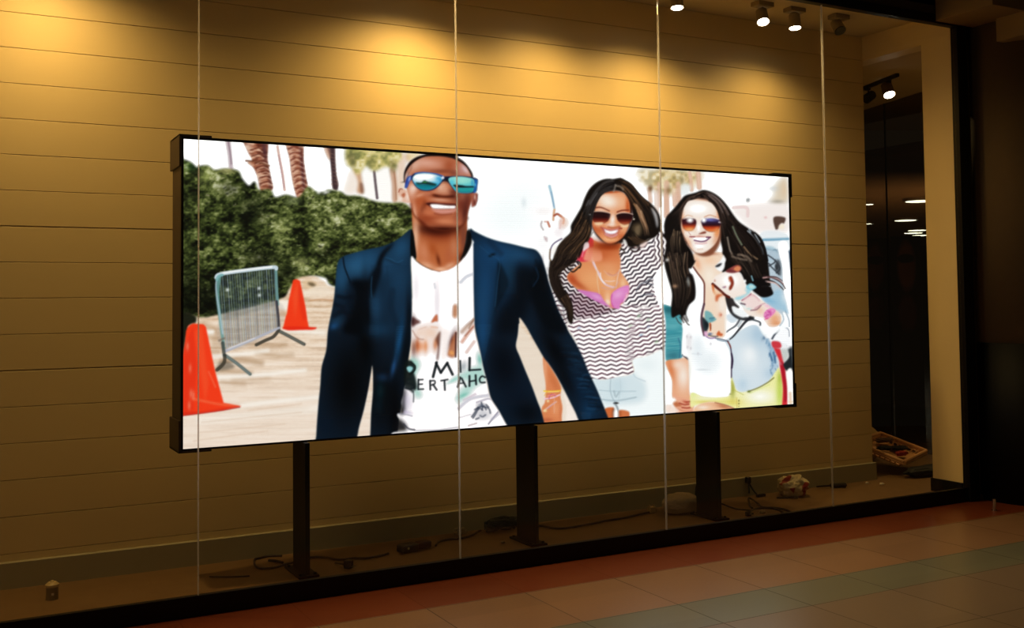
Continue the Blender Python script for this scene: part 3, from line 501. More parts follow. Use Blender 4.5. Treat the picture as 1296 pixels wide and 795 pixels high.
for s in ('940,330 1000,390 1030,470 1030,550', '925,340 975,400 1000,470 1010,540'): Ls('14100f', s, 1.8, .95)
P('e8e8ec', '955,350 1000,400 1015,480 1005,520 985,440', .8, .7); Ls('f8f8f8', '870,670 900,660', 2.5, .8); Bl('e8c8c0', '825,682', 14, 9, .8)
P('f8f4f0', '720,620 742,625 758,668 735,670', .6, .9); P('f4d8d0', '860,665 920,635 925,655 880,690', .8, .9)
for s in ('700,690 730,720 690,740', '780,700 820,720 860,700'): Ls('2a1c18', s, 1.8, .8)
for s in ('205,610 140,650 112,700 105,780', ): Ls('5a4a70', s, 1.5, .8); 
P('fdf8f4', '150,660 165,670 155,720 130,752 118,730 130,690', .8, .95); Ls('8a7048', '108,700 104,760 110,795', 1.6, .7)
use('L')
locks(['350,0 300,80 200,150 190,230 230,330 280,450', '250,0 200,80 130,150 130,250 190,380 260,520', '150,0 120,80 105,160 115,250 150,330 220,450'], 170, ['0f0b0a', '171110', '261c17', '3e3026'], seed=26, jit=2)
locks(['260,340 290,420 300,500 290,590', '200,380 240,460 270,540 280,600'], 50, HC, seed=27)
for s in ('260,130 300,160 350,120', '230,100 260,60 300,70 330,50', '340,70 365,95 355,125'): Ls('14100f', s, 2, .8)
Bl('f4f0ee', '140,377', 9, 11, .95); Bl('ffffff', '78,200', 10, 16, .8); Bl('fff0e8', '95,230', 8, 12, .7)
use('K'); P('f2d8d8', '395,655 425,642 435,680 408,700 385,720', .6, .9); Ls('ff8ca0', '385,720 375,760', 1.8, .7)
# --- man: blazer ---
bz = P('12273a', 'E690,62 620,110 560,150 480,182 350,210 240,240 195,258 160,295 145,400 135,520 120,620 100,720 F80,60 70,180 40,290 30,420 20,520 10,640 2,760 -10,900 238,900 276,760 290,690 320,580 350,440 368,330 377,276 384,330 384,460 372,600 366,740 360,900 520,900 545,740 560,620 580,520 600,410 610,300 640,100 640,0 E690,700 690,560 686,420 682,300 684,200', .4)
bz2 = P('12273a', 'I95,0 130,22 230,70 320,98 420,120 520,145 598,163 640,210 662,270 680,330 700,410 720,470 760,590 800,680 840,760 J790,50 850,150 895,240 935,340 1000,480 1040,580 1080,680 1140,830 930,830 865,690 845,640 810,570 750,450 700,360 650,285 615,240 540,110 490,20 I475,684 474,730 J435,0 428,80 415,150 422,190 440,230 480,330 530,450 570,560 600,640 640,800 660,860 420,860 395,790 350,728 290,620 235,530 210,420 180,310 160,200 125,50 I125,700 122,560 118,420 118,300 118,110 95,60', .4)
allb = np.maximum(bz, bz2)
use('E')
Bl('2d6a96', '330,290', 190, 110, .95, -20, bz); Bl('3d80ac', '290,330', 90, 60, .5, 0, bz); Bl('2c6690', '610,200', 70, 110, .9, 20, bz); Bl('2f6a94', '180,420', 60, 110, .75, 0, bz); Bl('24567c', '600,420', 110, 190, .85, 0, bz); Bl('27587e', '430,620', 60, 130, .85, 0, bz); Bl('1f4a6c', '620,660', 90, 150, .8, 0, bz); Bl('2f6288', '150,720', 50, 50, .6, 0, bz); Bl('2a5f88', '500,330', 60, 60, .7, 0, bz)
P('04090f', '240,440 300,420 370,430 400,400 395,470 380,560 378,800 200,800 230,700 262,600 275,500', 3, .95, bz); P('050a10', '395,400 430,330 470,230 560,155 540,190 500,240 475,300 470,370 440,470 405,545', 2, .95, bz)
Bl('081018', '350,650', 30, 260, .8, 0, bz); Bl('0b1a28', '250,560', 40, 90, .8, 0, bz); Ls('0c1c2c', '195,262 205,330 235,410 262,480', 2, .95, bz, f=.6); Ls('091420', '160,540 210,550 270,540', 5, .6, bz, f=1.6); Ls('0a1622', '140,600 200,620', 5, .5, bz, f=1.6); Ls('0a1420', '130,680 190,650 240,680', 6, .55, bz, f=2)
Ls('3a80aa', '498,262 545,275 580,296 625,280', 1.1, .5, bz); Ls('173852', '500,270 560,300 600,310', 2.4, .6, bz, f=1); Ls('3c7ea6', '402,400 396,470 400,545', 1.2, .6, bz, f=.6); Ls('12304a', '510,330 520,480 560,680 575,800', 1.5, .5, bz, f=1); Ls('10293f', '550,500 540,620 580,740', 8, .5, bz, f=2)
Bl('02060b', '668,690', 24, 180, .8, 0, bz); P('05090d', '690,62 715,140 725,260 700,275 682,265 680,160', .7, .95)
for k in range(40):
    y = 320+k*12; Ls('16334c', 'E%d,%d %d,%d' % (395, y, 680, y+2), .8, .45, bz, sm=False)
for k in range(20): Ls('4a8cb4', 'E%d,%d %d,%d' % (385, 560+k*16, 450, 562+k*16), .7, .22, bz, sm=False)
use('F')
Bl('030508', '220,400', 170, 330, .95, 4, bz); Bl('03060a', '330,150', 60, 160, .95, 0, bz); Bl('04080c', '450,500', 110, 260, .85, 0, bz); Bl('04060a', '530,600', 50, 260, .9, 0, bz); Bl('061018', '600,200', 50, 200, .9, 0, bz); Bl('255f96', '120,15', 30, 22, .85, -30, bz); Bl('1c4a6c', '430,40', 80, 50, .7, 0, bz)
Bl('1a5a8c', '560,110', 22, 130, .95, 8, bz); Bl('2a5f98', '520,290', 16, 60, .9, 12, bz); Bl('1a3a5c', '445,360', 40, 28, .85, 0, bz); Bl('0a2c34', '430,450', 30, 60, .8, 0, bz); Bl('0a1c2e', '60,680', 50, 60, .7, 0, bz); Bl('0c2430', '420,550', 30, 50, .6, 0, bz)
for k in range(16): Ls('3f86b8', 'F%d,%d %d,%d' % (540-k*1.2, 20+k*17, 592-k*5, 18+k*17), .7, .5, bz, sm=False)
for k in range(5): Ls('2c5a7c', 'F%d,%d %d,%d' % (360, 12+k*14, 420, 12+k*14), .7, .5, bz, sm=False)
use('I')
Bl('1f5a8c', '300,200', 190, 120, .95, 10, bz2); Bl('2a6490', '480,200', 130, 60, .7, 15, bz2); Bl('1c5484', '210,420', 90, 260, .95, 0, bz2); Bl('235c8a', '190,620', 60, 200, .9, 0, bz2); Bl('205070', '400,350', 50, 120, .6, 0, bz2); Bl('1f4666', '560,260', 60, 60, .5, 0, bz2); Bl('123452', '370,540', 80, 120, .6, 0, bz2)
P('04080e', '450,290 600,300 640,400 560,560 520,700 480,690 470,800 300,800 320,640 380,560 430,470', 6, .7, bz2); P('03070c', '630,230 680,330 740,560 850,790 700,795 600,640 560,520 580,400 600,300', 4, .8, bz2)
P('081824', '310,250 360,330 390,430 330,560 290,640 260,795 290,560 300,400', 1.6, .75, bz2); P('020508', '235,210 260,192 295,190 270,208 245,216', .8, .9); Ls('15304a', '240,95 300,160 330,190', 7, .55, bz2, f=2.4); Ls('3a78a4', '165,130 250,200 320,250 305,400 285,600', 1, .5, bz2); Ls('0a1824', '600,240 605,330 570,420', 2.4, .55, bz2, f=1.2); Ls('1a4468', '600,300 620,370 580,440', 2, .5, bz2, f=1)
for k in range(50):
    y = 100+k*15; Ls('153c60', 'I%d,%d %d,%d' % (125, y, 300 if k < 30 else 280, y), .8, .4, bz2, sm=False)
for k in range(22): Ls('3c80ac', 'I%d,%d %d,%d' % (330, 200+k*14, 450, 200+k*14), .6, .22, bz2, sm=False)
P('060606', '82,0 100,40 105,110 70,190 40,225 60,150 75,80', .7, .95)
use('J')
Bl('1e5a90', '180,80', 40, 150, .95, 0, bz2); Bl('050c16', '330,300', 120, 220, .9, -12, bz2); Bl('0a1a2c', '420,520', 110, 130, .7, 0, bz2); Bl('050a10', '500,640', 110, 90, .8, 0, bz2)
for k in range(22): Ls('3a80b0', 'J%d,%d %d,%d' % (135+k*1.4, 8+k*12, 240-k*2.6, 8+k*12), .7, .4, bz2, sm=False)
Bl('04080e', '700,200', 70, 230, .95, -28, bz2); Bl('0e2c48', '900,480', 80, 160, .9, -26, bz2); Bl('16456c', '940,620', 60, 70, .8, -20, bz2); Bl('070e16', '770,400', 40, 120, .8, -28, bz2)
r = np.random.RandomState(12)
for k in range(60):
    t = r.rand(); x = 740+t*230+r.uniform(-30, 60); y = 160+t*480+r.uniform(-20, 20)
    Ls(['2f6a94', '050b12', '1c4868'][r.randint(3)], 'J%f,%f %f,%f %f,%f' % (x, y, x+30, y+r.uniform(-6, 6), x+60, y+4), r.uniform(1, 2), .4*min(1, t*1.6+.2), bz2, f=.7)
for k in range(9): Ls('3f7cb0', 'J%d,%d %d,%d' % (880+k*3, 640+k*9, 950, 640+k*9), .7, .4, bz2, sm=False)
wv_ = allb*.72
lay(CV*np.array([.62, .66, .70]), np.clip(wv_, 0, 1))
# --- man: shirt ---
sh = P('fffbfd', 'E684,258 720,285 760,315 830,350 890,365 950,350 1030,300 1085,240 1125,170 1136,160 I112,100 118,300 120,500 125,690 J120,50 155,200 178,310 205,420 230,530 290,625 350,735 400,830 V640,790 200,800 40,800 40,720 150,690 130,640 90,580 90,555 140,545 120,470 135,400 150,330 200,230 190,120 200,60 F640,100 640,0 E690,700 692,560 688,420', .4)
use('E')
Bl('efe6ee', '870,580', 20, 150, .6, 0, sh); Bl('f4eef4', '720,480', 26, 120, .6, 0, sh); Ls('c8ccd8', '850,450 856,480', 2, .5, sh, f=1); P('c8643c', '830,730 850,690 872,672 876,720 860,722', .6, .9, sh); Ls('f0b090', '830,760 870,765', 2, .6, sh, f=.8); P('5a2c28', '690,690 730,710 752,728 720,745 690,760', 1.2, .85, sh); Bl('2a1418', '690,720', 20, 36, .8, 0, sh)
P('c87848', '990,610 1012,605 1012,690 985,685', .8, .75, sh)
for k in range(6): Ls('8f5a3c', '%d,%d %d,%d' % (985, 612+k*12, 1014, 612+k*12), .7, .6, sh)
Ls('c4ccdc', '1040,440 1080,400 1130,380', 3, .7, sh, f=1.5); Ls('a0765c', '1050,795 1090,750 1136,710', 3.4, .7, sh, f=1.6); Bl('e8c8b8', '1080,780', 50, 24, .5, -30, sh); Ls('7c4c30', '1100,770 1136,700', 2, .5, sh, f=1)
Bl('f6e4e0', '760,770', 70, 20, .6, 0, sh); Ls('e0b8a8', '740,780 790,760', 1.6, .5, sh)
use('F')
Bl('f0a070', '690,150', 60, 40, .9, 0, sh); Bl('b8552c', '680,140', 14, 50, .7, 0, sh); Bl('e8925c', '735,150', 12, 40, .7, 0, sh); Bl('6a4038', '655,170', 18, 60, .6, 0, sh); P('4a2018', '800,110 825,60 838,60 832,140 820,235 812,235 818,160', .9, .9, sh); Bl('d07848', '800,140', 16, 40, .8, 0, sh); Bl('f0b890', '770,60', 60, 50, .5, 0, sh); Bl('f8d8c4', '700,60', 50, 30, .7, 0, sh); Bl('5a2a22', '910,110', 18, 60, .85, 20, sh); P('b86438', '885,215 890,170 930,70 945,60 935,215', .9, .8, sh); P('f4a860', '895,200 905,180 925,190 925,212', .8, .9, sh); Ls('3c1c1c', '938,60 936,220', 2, .9, sh, f=.7); Ls('8a4830', '648,45 680,95 720,105', 1.6, .5, sh, f=1)
Ls('d8805c', '980,120 1030,50 1060,10', 3.4, .6, sh, f=1.5); Ls('8c4c38', '1000,80 1055,20', 1.6, .6, sh, f=.8); Ls('e0b0a0', '1010,190 1060,120', 3, .6, sh, f=1.4); P('fff4f0', '840,60 880,40 900,60 870,230 840,230', 2, .8, sh)
use('V')
m = P(None, '190,90 260,110 270,160 230,240 250,330 290,400 250,420 220,340 190,230', 3); lay('8fd0c0', m*sh*.8); m = P(None, '530,290 600,240 700,180 800,160 830,260 740,330 640,430 590,470 600,380 640,340 700,290 620,270', 3); lay('9fd8cc', m*sh*.75); Bl('6cc0b0', '780,100', 26, 50, .8, -10, sh); Bl('7cc8b8', '640,400', 50, 16, .8, -24, sh); Bl('a0dcd0', '560,270', 60, 14, .8, -30, sh); Bl('7cd0c4', '210,190', 24, 30, .8, 0, sh); Bl('8a98a0', '640,160', 26, 40, .6, 20, sh)
# dark left edge of the shirt
P('0d1616', '150,120 200,110 225,140 240,170 225,205 240,260 250,330 235,360 190,350 150,330 140,240', .8, .93); P('9fdce0', '168,165 195,158 218,172 205,200 185,208 168,185', .6, .95); Ls('0e1414', '200,120 235,155 228,195 190,225', 1.8, .9)
Ls('1c2424', '160,330 190,350 215,370', 3, .8, f=1); Ls('50585c', '215,340 222,400 220,455', 1.6, .8, sh); P('0a0c10', '130,380 150,340 160,420 150,540 110,560 120,470', 2, .9); P('0a0c10', '100,600 150,640 165,690 120,700 60,700 70,640', 2, .85, None); Bl('d8d0e8', '170,450', 36, 80, .6, 0, sh); Bl('c0b4d8', '150,540', 50, 14, .6, 10, sh); Ls('7c7c94', '90,555 150,560 210,575', 1.4, .5, sh); Ls('30303c', '140,640 180,680 230,690', 2, .7); Ls('9090a0', '230,695 420,690 590,668', 1, .7)
# printed words
DK = '141c20'
for s, w in (('385,245 415,125', 3.2), ('410,130 450,210', 3.1), ('450,210 505,128', 3.), ('505,135 548,225', 3.2),
             ('612,112 616,205', 2.2), ('692,88 690,190', 3.), ('690,190 782,184', 2.4),
             ('262,268 260,350', 2.2), ('262,270 300,268', 1.6), ('262,308 295,306', 1.6), ('262,350 304,348', 1.8),
             ('360,278 362,352', 2.2), ('385,310 415,354', 2.2), ('452,278 508,268', 1.8), ('480,275 484,355', 2.2),
             ('592,330 612,250', 2.4), ('625,258 660,328', 2.4), ('600,300 645,298', 1.5), ('690,238 690,322', 2.6), ('690,284 742,276', 2), ('742,232 746,308', 2.6)):
    Ls(DK, s, w, .93, f=.45)
Ls(DK, '362,280 395,278 402,295 390,310 364,315', 1.7, .9, f=.45)
Ls(DK, '822,250 795,240 775,265 785,292 820,292', 2.2, .9, f=.45); Ls(DK, '190,262 165,270 170,300 215,310 225,335 190,350 150,340', 2., .8)
# small printed crest and creases
for s in ('710,580 735,545 760,500', '735,520 790,495 850,510 865,550', '790,460 800,500 795,520', '770,500 740,560 720,590', '830,480 850,500', '780,570 800,580 825,565', '745,600 770,590', '810,490 830,520', '765,520 780,510 800,525'): Ls('2c3444', s, 1.8, .75, sh, f=.6)
Bl('4a5468', '790,485', 30, 16, .7, 0, sh); Bl('8a90a0', '800,560', 60, 40, .35, 0, sh); Ls('a8a8c0', '600,510 700,430 850,400', 3, .5, sh, f=1.4); Ls('8c84a0', '750,460 840,430 870,435', 1.6, .6, sh, f=.8); Ls('c0a8c0', '640,440 740,390', 2, .5, sh, f=1); Ls('7c7890', '850,640 890,590 930,540', 1.6, .8, sh); Ls('b0b0c4', '880,600 930,560', 3, .5, sh, f=1); Ls('a89090', '680,655 750,635', 1.4, .6, sh); Ls('9088a0', '600,590 700,560', 1.2, .25, sh)
# --- man: neck and head ---
use('E')
nk = P('c46a3c', '688,-100 1088,-100 1087,0 1087,90 1075,160 1078,220 1055,270 1030,300 990,330 950,350 890,362 830,348 760,312 722,280 715,200 700,120 692,0', .5, sm=False)
Bl('8a3418', '900,90', 150, 60, .9, 0, nk); Bl('3a100a', '880,50', 160, 52, 1, 0, nk, 1.5); Bl('eeb898', '715,120', 26, 150, .95, 0, nk); Bl('d88a64', '775,220', 40, 80, .8, -10, nk); Bl('f0b490', '800,320', 60, 26, .8, 20, nk); Bl('a8481c', '840,200', 30, 50, .6, -20, nk); Bl('6a2812', '880,280', 14, 44, .85, -14, nk); Bl('ffc8a4', '900,345', 50, 16, .9, 0, nk); Bl('b8603c', '960,240', 40, 80, .7, 10, nk); Bl('cf8e6c', '990,180', 26, 70, .5, 0, nk); Bl('7a4030', '1060,120', 26, 170, .85, 0, nk); Bl('f0b896', '960,320', 44, 20, .7, -24, nk); Bl('5a2414', '1040,255', 20, 40, .7, 20, nk)
Ls('8c4024', '720,285 780,325 850,352 890,362', 1, .5)
P('0a0a0c', '1086,70 1104,80 1110,140 1080,230 1035,290 1060,220 1075,150', .7, .95); P('07090c', '686,64 704,100 714,180 722,262 700,250 684,200', .6, .95)
use('G')
P('e9b9a0', '28,420 40,405 60,410 95,420 130,440 150,500 150,545 100,542 60,525 40,480', .5); P('b4502c', '60,470 90,450 105,470 85,495 60,490', .7, .9); Ls('8a3420', '35,440 50,410 70,412', 1.2, .7); Bl('fff0e4', '55,500', 20, 30, .9); Bl('fbe0d0', '120,480', 26, 50, .9)
P('a05a4a', '735,460 790,455 790,500 775,560 755,580 735,575', .5); Bl('e8c0b0', '765,490', 8, 26, .8); Bl('5a2018', '760,540', 8, 26, .8); Ls('7a3c34', '785,465 788,510 770,565', 1.2, .7)
hd = P('160d0d', '88,340 85,300 90,250 110,200 150,145 210,105 290,80 350,66 450,60 540,72 610,115 660,150 700,195 740,260 748,310 730,340 100,350', .4)
fc = P('c06c48', '95,340 98,290 110,250 150,190 210,140 290,105 400,98 500,108 580,130 640,165 690,210 725,270 735,300 750,330 755,430 735,520 705,620 692,690 660,745 600,785 520,805 440,805 340,785 270,750 215,690 180,640 155,560 140,500 125,440 110,400', .5)
Bl('3c2a28', '100,280', 20, 70, .6, 14, fc); Ls('5e200e', '150,560 178,640 215,692 270,752 340,788 440,808 520,808 600,788 655,748 690,690', 3.2, .6, None, f=1.6)
Bl('e8cfc8', '110,290', 26, 44, .8, 20, fc); Bl('e8c0ac', '200,180', 90, 50, .85, -36, fc); Bl('d8957a', '370,180', 160, 60, .85, 0, fc); Bl('e8b09a', '300,160', 90, 36, .75, 0, fc); Bl('a8502f', '520,190', 60, 70, .8, 0, fc); Bl('743422', '440,240', 130, 22, .6, 0, fc); Bl('c48a80', '640,230', 60, 70, .9, 30, fc); Bl('ead0d4', '675,225', 24, 60, .8, -38, fc); Bl('7a3a2c', '560,260', 40, 30, .6, 0, fc)
for k in range(30): 
    rr = np.random.RandomState(k+40); x = 100+rr.rand()*60; Ls('5a3a34', 'G%f,%f %f,%f' % (x, 340-(x-100)*2.1, x+8, 300-(x-100)*2.1), 1, .12, fc, f=1.)
# lower face
Bl('f3c4ac', '165,440', 46, 70, .95, 0, fc); Bl('b8552c', '250,520', 80, 90, .85, -20, fc); Bl('e29070', '330,460', 60, 26, .7, -10, fc); Bl('eec0a8', '450,400', 50, 50, .95, 0, fc); Bl('d99a7c', '470,440', 70, 26, .8, 0, fc); Bl('6e2c20', '640,560', 60, 120, .85, 0, fc); Bl('a86450', '650,480', 60, 40, .7, 0, fc); Bl('7a3424', '560,440', 40, 30, .6, 0, fc); Bl('8a2f14', '330,690', 130, 60, .8, 10, fc); Bl('f0b090', '190,640', 22, 100, .8, -8, fc); Bl('d87c54', '330,640', 90, 40, .75, 10, fc); Bl('e8946a', '470,720', 110, 30, .7, 4, fc); Bl('3c0f08', '450,800', 230, 34, 1, 0, fc); Bl('58180c', '260,740', 60, 26, .7, 36, fc); Bl('4a1c18', '670,640', 30, 110, .8, 8, fc); Bl('9c4c38', '600,690', 40, 50, .6, 0, fc)
Bl('6a2612', '445,478', 110, 18, .95, 4, fc); Bl('ffe8dc', '175,400', 40, 40, .7, 0, fc); Bl('4a1c18', '560,470', 50, 60, .5, 0, fc); Bl('5a201a', '700,520', 40, 90, .6, 0, fc); P('3a0e08', '365,465 400,470 440,485 500,480 560,474 578,484 540,492 440,492 380,484', .8, .85, fc); Bl('c87c5c', '470,455', 50, 18, .7, 0, fc); Ls('a04828', '300,420 350,450 370,470', 2.4, .5, fc, f=1.6); Bl('edb79c', '430,515', 90, 14, .6, 4, fc); Bl('7a3018', '285,560', 18, 40, .6, 0, fc); Bl('5a1c10', '320,556', 26, 12, .6, 0, fc)
P('6a2a24', '295,548 350,538 430,545 520,548 590,555 600,580 575,602 480,606 380,600 330,580', .7, .9, fc); P('2a0c0a', '300,552 350,548 440,556 530,560 585,562 585,570 480,566 370,560 330,565', .6, .8, fc)
P('ffffff', '342,560 400,558 500,570 578,574 572,600 500,602 430,604 370,600 345,580', .4, 1); Ls('b0a0a8', '370,598 420,600 500,602', 1, .6)
for x in (420, 470, 520): Ls('d8d0d8', '%d,575 %d,598' % (x, x), .6, .3)
P('e09c90', '350,602 430,608 560,606 590,590 588,620 540,642 460,650 400,640 365,620', .8, .85, fc); Ls('7a2c20', '380,645 450,658 540,650', 2, .5, fc, f=1.2); Ls('8a3a28', '595,560 600,590', 2, .6, fc)
for k in range(26): Ls('a85838', 'G%d,%d %d,%d' % (130, 420+k*14, 740, 420+k*14), .5, .1, fc, sm=False)
# sunglasses
P('1d3f9c', '95,385 105,330 130,292 175,286 170,320 150,330 135,360 118,400 95,402', .5, .97); Bl('aac0f0', '138,315', 10, 26, .9, 20); Bl('5a78d0', '115,370', 8, 26, .6, 14)
fr1 = P('12224c', '160,290 190,262 260,252 340,258 410,270 460,290 500,292 560,290 640,288 740,300 790,322 788,380 775,440 700,455 620,450 570,425 535,385 505,345 480,335 455,345 420,385 370,420 300,432 240,420 195,385 165,330', .4)
Ls('3468c8', '190,262 260,252 340,258 410,270 460,288', 1.2, .9); Bl('101018', '500,325', 40, 24, .9)
P('c46a44', '462,345 490,335 515,355 545,395 500,380 440,380', .8, 0)
e1 = P('4fc0e8', '172,310 200,275 270,263 350,268 415,285 450,305 445,335 405,380 350,412 280,418 220,395 185,350', .4)
lay(ramp(PY, [(219, 'e8fafa'), (224, 'ffffff'), (228, 'c8f0f6'), (232, '48b4dc')]), e1)
P('ffffff', '190,300 240,275 330,285 370,305 330,335 260,345 200,345', 3, .85, e1); Bl('38a8e0', '420,310', 36, 30, .9, 0, e1); Bl('1c7cc0', '440,330', 16, 20, .8, 0, e1)
P('12302c', '200,350 250,352 270,338 285,330 310,340 350,350 400,368 380,385 280,370 220,370', .6, .95, e1); Bl('3a9040', '285,345', 22, 7, .9, 0, e1, 2)
P('0f8090', '185,360 240,372 300,372 380,378 420,372 350,420 270,430 200,400', .6, .95, e1); Ls('0a5060', '190,370 280,378 390,382', 1, .6, e1)
e2 = P('7ad4d8', '515,320 540,302 620,296 700,305 755,325 760,380 755,410 740,440 680,448 600,440 560,400 530,355', .4)
lay(ramp(PY, [(224, '9ce8dc'), (230, '84dcd4'), (236, '50c4d4')]), e2); Bl('4ac4e8', '545,350', 26, 34, .8, 0, e2); Bl('2c98cc', '740,350', 14, 40, .8, 0, e2); Bl('a8ecdc', '640,335', 60, 30, .7, 0, e2)
P('0a1418', '560,372 640,376 680,384 755,386 758,400 680,402 600,402 575,392', .5, .95, e2); P('1f9a9c', '575,398 640,404 755,402 745,440 680,448 610,440', .5, .9, e2); Ls('0e5c6c', '590,430 650,440 740,436', 1.2, .6, e2)
P('1d68b4', '755,318 790,325 788,375 775,440 755,445 762,390 765,340', .4, .97); Bl('58c8f0', '768,370', 6, 16, .95); Ls('0a2050', '735,302 790,322', 1, .8)
Bl('f0f4ff', '458,303', 15, 15, 1, 0, None, 2)
P('c87850', '462,350 490,338 520,365 545,400 500,398 450,392', 1, .35, fc)
Bl('e0a080', '470,400', 34, 40, .75, 0, fc); Bl('6e2a16', '375,470', 16, 10, .7, 0, fc); Bl('7a3420', '260,600', 20, 46, .5, 10, fc); Bl('f0b494', '235,470', 50, 20, .6, -20, fc); Ls('e8b498', '440,395 470,375', 2.4, .6, fc, f=1.2)
for _c in range(3): CV[..., _c] = blur(CV[..., _c], .5)*.6+CV[..., _c]*.4
# faint weave of the diode rows
rowm = .5+.5*np.cos(2*math.pi*(PY+.0*PX)/2.3)
lum = CV.mean(-1)
colm = .5+.5*np.cos(2*math.pi*(PX+.35*PY)/2.7)
CV = np.clip(CV*(1-(.09*rowm*(1-lum*.8)+.035*colm*rowm*(lum < .93))[..., None]), 0, 1)
noise2d = noise; noise = mnoise
# ---------------------------------------------------------------- the place
C = bpy.context.scene.collection
PI = math.pi
def lin(h):
    r = []
    for i in (0, 2, 4):
        v = int(h[i:i+2], 16)/255
        r.append(v/12.92 if v <= .04045 else ((v+.055)/1.055)**2.4)
    return (*r, 1.)
MATS = {}
def mat(name, color, rough=.5, metal=0., spec=.5, noise_amt=0., noise_scale=20., bump=0., bump_scale=60., emit=None, estr=1., alpha=None, coat=0.):
    if name in MATS: return MATS[name]
    m = bpy.data.materials.new(name); m.use_nodes = True; nt = m.node_tree; N = nt.nodes; b = N['Principled BSDF']
    c = lin(color) if isinstance(color, str) else (*color, 1.)
    b.inputs['Base Color'].default_value = c; b.inputs['Roughness'].default_value = rough; b.inputs['Metallic'].default_value = metal
    b.inputs['Specular IOR Level'].default_value = spec; b.inputs['Coat Weight'].default_value = coat
    tc = N.new('ShaderNodeTexCoord')
    if noise_amt > 0:
        n = N.new('ShaderNodeTexNoise'); n.inputs['Scale'].default_value = noise_scale; n.inputs['Detail'].default_value = 4
        nt.links.new(tc.outputs['Object'], n.inputs['Vector'])
        mx = N.new('ShaderNodeMix'); mx.data_type = 'RGBA'
        mx.inputs[6].default_value = tuple(v*(1-noise_amt) for v in c[:3])+(1,); mx.inputs[7].default_value = tuple(min(1, v*(1+noise_amt)) for v in c[:3])+(1,)
        nt.links.new(n.outputs['Fac'], mx.inputs[0]); nt.links.new(mx.outputs[2], b.inputs['Base Color'])
    if bump > 0:
        n = N.new('ShaderNodeTexNoise'); n.inputs['Scale'].default_value = bump_scale; n.inputs['Detail'].default_value = 3
        nt.links.new(tc.outputs['Object'], n.inputs['Vector'])
        bp = N.new('ShaderNodeBump'); bp.inputs['Strength'].default_value = bump; bp.inputs['Distance'].default_value = .01
        nt.links.new(n.outputs['Fac'], bp.inputs['Height']); nt.links.new(bp.outputs['Normal'], b.inputs['Normal'])
    if emit:
        b.inputs['Emission Color'].default_value = lin(emit) if isinstance(emit, str) else (*emit, 1.); b.inputs['Emission Strength'].default_value = estr
    if alpha is not None: b.inputs['Alpha'].default_value = alpha
    MATS[name] = m; return m
def glass_mat(name, tint=(1, 1, 1), refl=1., ior=1.45, trans=1.):
    m = bpy.data.materials.new(name); m.use_nodes = True; nt = m.node_tree; N = nt.nodes
    for n in list(N):
        if n.type != 'OUTPUT_MATERIAL': N.remove(n)
    out = [n for n in N if n.type == 'OUTPUT_MATERIAL'][0]
    t = N.new('ShaderNodeBsdfTransparent'); t.inputs[0].default_value = (*[v*trans for v in tint], 1)
    g = N.new('ShaderNodeBsdfGlossy'); g.inputs['Roughness'].default_value = .02
    f = N.new('ShaderNodeFresnel'); ge = N.new('ShaderNodeNewGeometry'); im = N.new('ShaderNodeMapRange'); im.inputs[3].default_value = ior; im.inputs[4].default_value = 1/ior; nt.links.new(ge.outputs['Backfacing'], im.inputs[0]); nt.links.new(im.outputs[0], f.inputs['IOR'])
    k = N.new('ShaderNodeMath'); k.operation = 'MULTIPLY'; k.inputs[1].default_value = refl
    x = N.new('ShaderNodeMixShader')
    nt.links.new(f.outputs[0], k.inputs[0]); nt.links.new(k.outputs[0], x.inputs[0]); nt.links.new(t.outputs[0], x.inputs[1]); nt.links.new(g.outputs[0], x.inputs[2]); nt.links.new(x.outputs[0], out.inputs['Surface'])
    return m
def link(name, bm, m, parent=None, sm=False, loc=None):
    me = bpy.data.meshes.new(name); bm.normal_update(); bm.to_mesh(me); bm.free()
    if m is not None: me.materials.append(m)
    if sm:
        for p in me.polygons: p.use_smooth = True
    o = bpy.data.objects.new(name, me); C.objects.link(o)
    if parent is not None: o.parent = parent
    if loc: o.location = loc
    return o
def tag(o, label=None, cat=None, group=None, kind=None):
    for k, v in (('label', label), ('category', cat), ('group', group), ('kind', kind)):
        if v: o[k] = v
    return o
def empty(name, loc, label, cat, group=None, rz=0.):
    o = bpy.data.objects.new(name, None); C.objects.link(o); o.location = loc; o.rotation_euler = (0, 0, rz); o.empty_display_size = .05
    return tag(o, label, cat, group)
def struct(name, bm, m, sm=False): return tag(link(name, bm, m, sm=sm), kind='structure')
def B(bm, x0, y0, z0, x1, y1, z1, bev=0.):
    r = bmesh.ops.create_cube(bm, size=1.); vs = r['verts']
    for v in vs: v.co = Vector(((x0+x1)/2+v.co.x*(x1-x0), (y0+y1)/2+v.co.y*(y1-y0), (z0+z1)/2+v.co.z*(z1-z0)))
    if bev > 0:
        es = list({e for v in vs for e in v.link_edges})
        bmesh.ops.bevel(bm, geom=es, offset=bev, segments=2, affect='EDGES', profile=.5)
    return bm
def nb(): return bmesh.new()
def cyl(bm, p, q, r0, r1=None, n=24, cap=True):
    p, q = Vector(p), Vector(q); r1 = r0 if r1 is None else r1; d = (q-p).normalized()
    a = d.orthogonal().normalized(); b = d.cross(a)
    A = [bm.verts.new(p+(a*math.cos(t)+b*math.sin(t))*r0) for t in (2*PI*i/n for i in range(n))]
    D = [bm.verts.new(q+(a*math.cos(t)+b*math.sin(t))*r1) for t in (2*PI*i/n for i in range(n))]
    for i in range(n): bm.faces.new((A[i], A[(i+1) % n], D[(i+1) % n], D[i]))
    if cap: bm.faces.new(A[::-1]); bm.faces.new(D)
    return bm
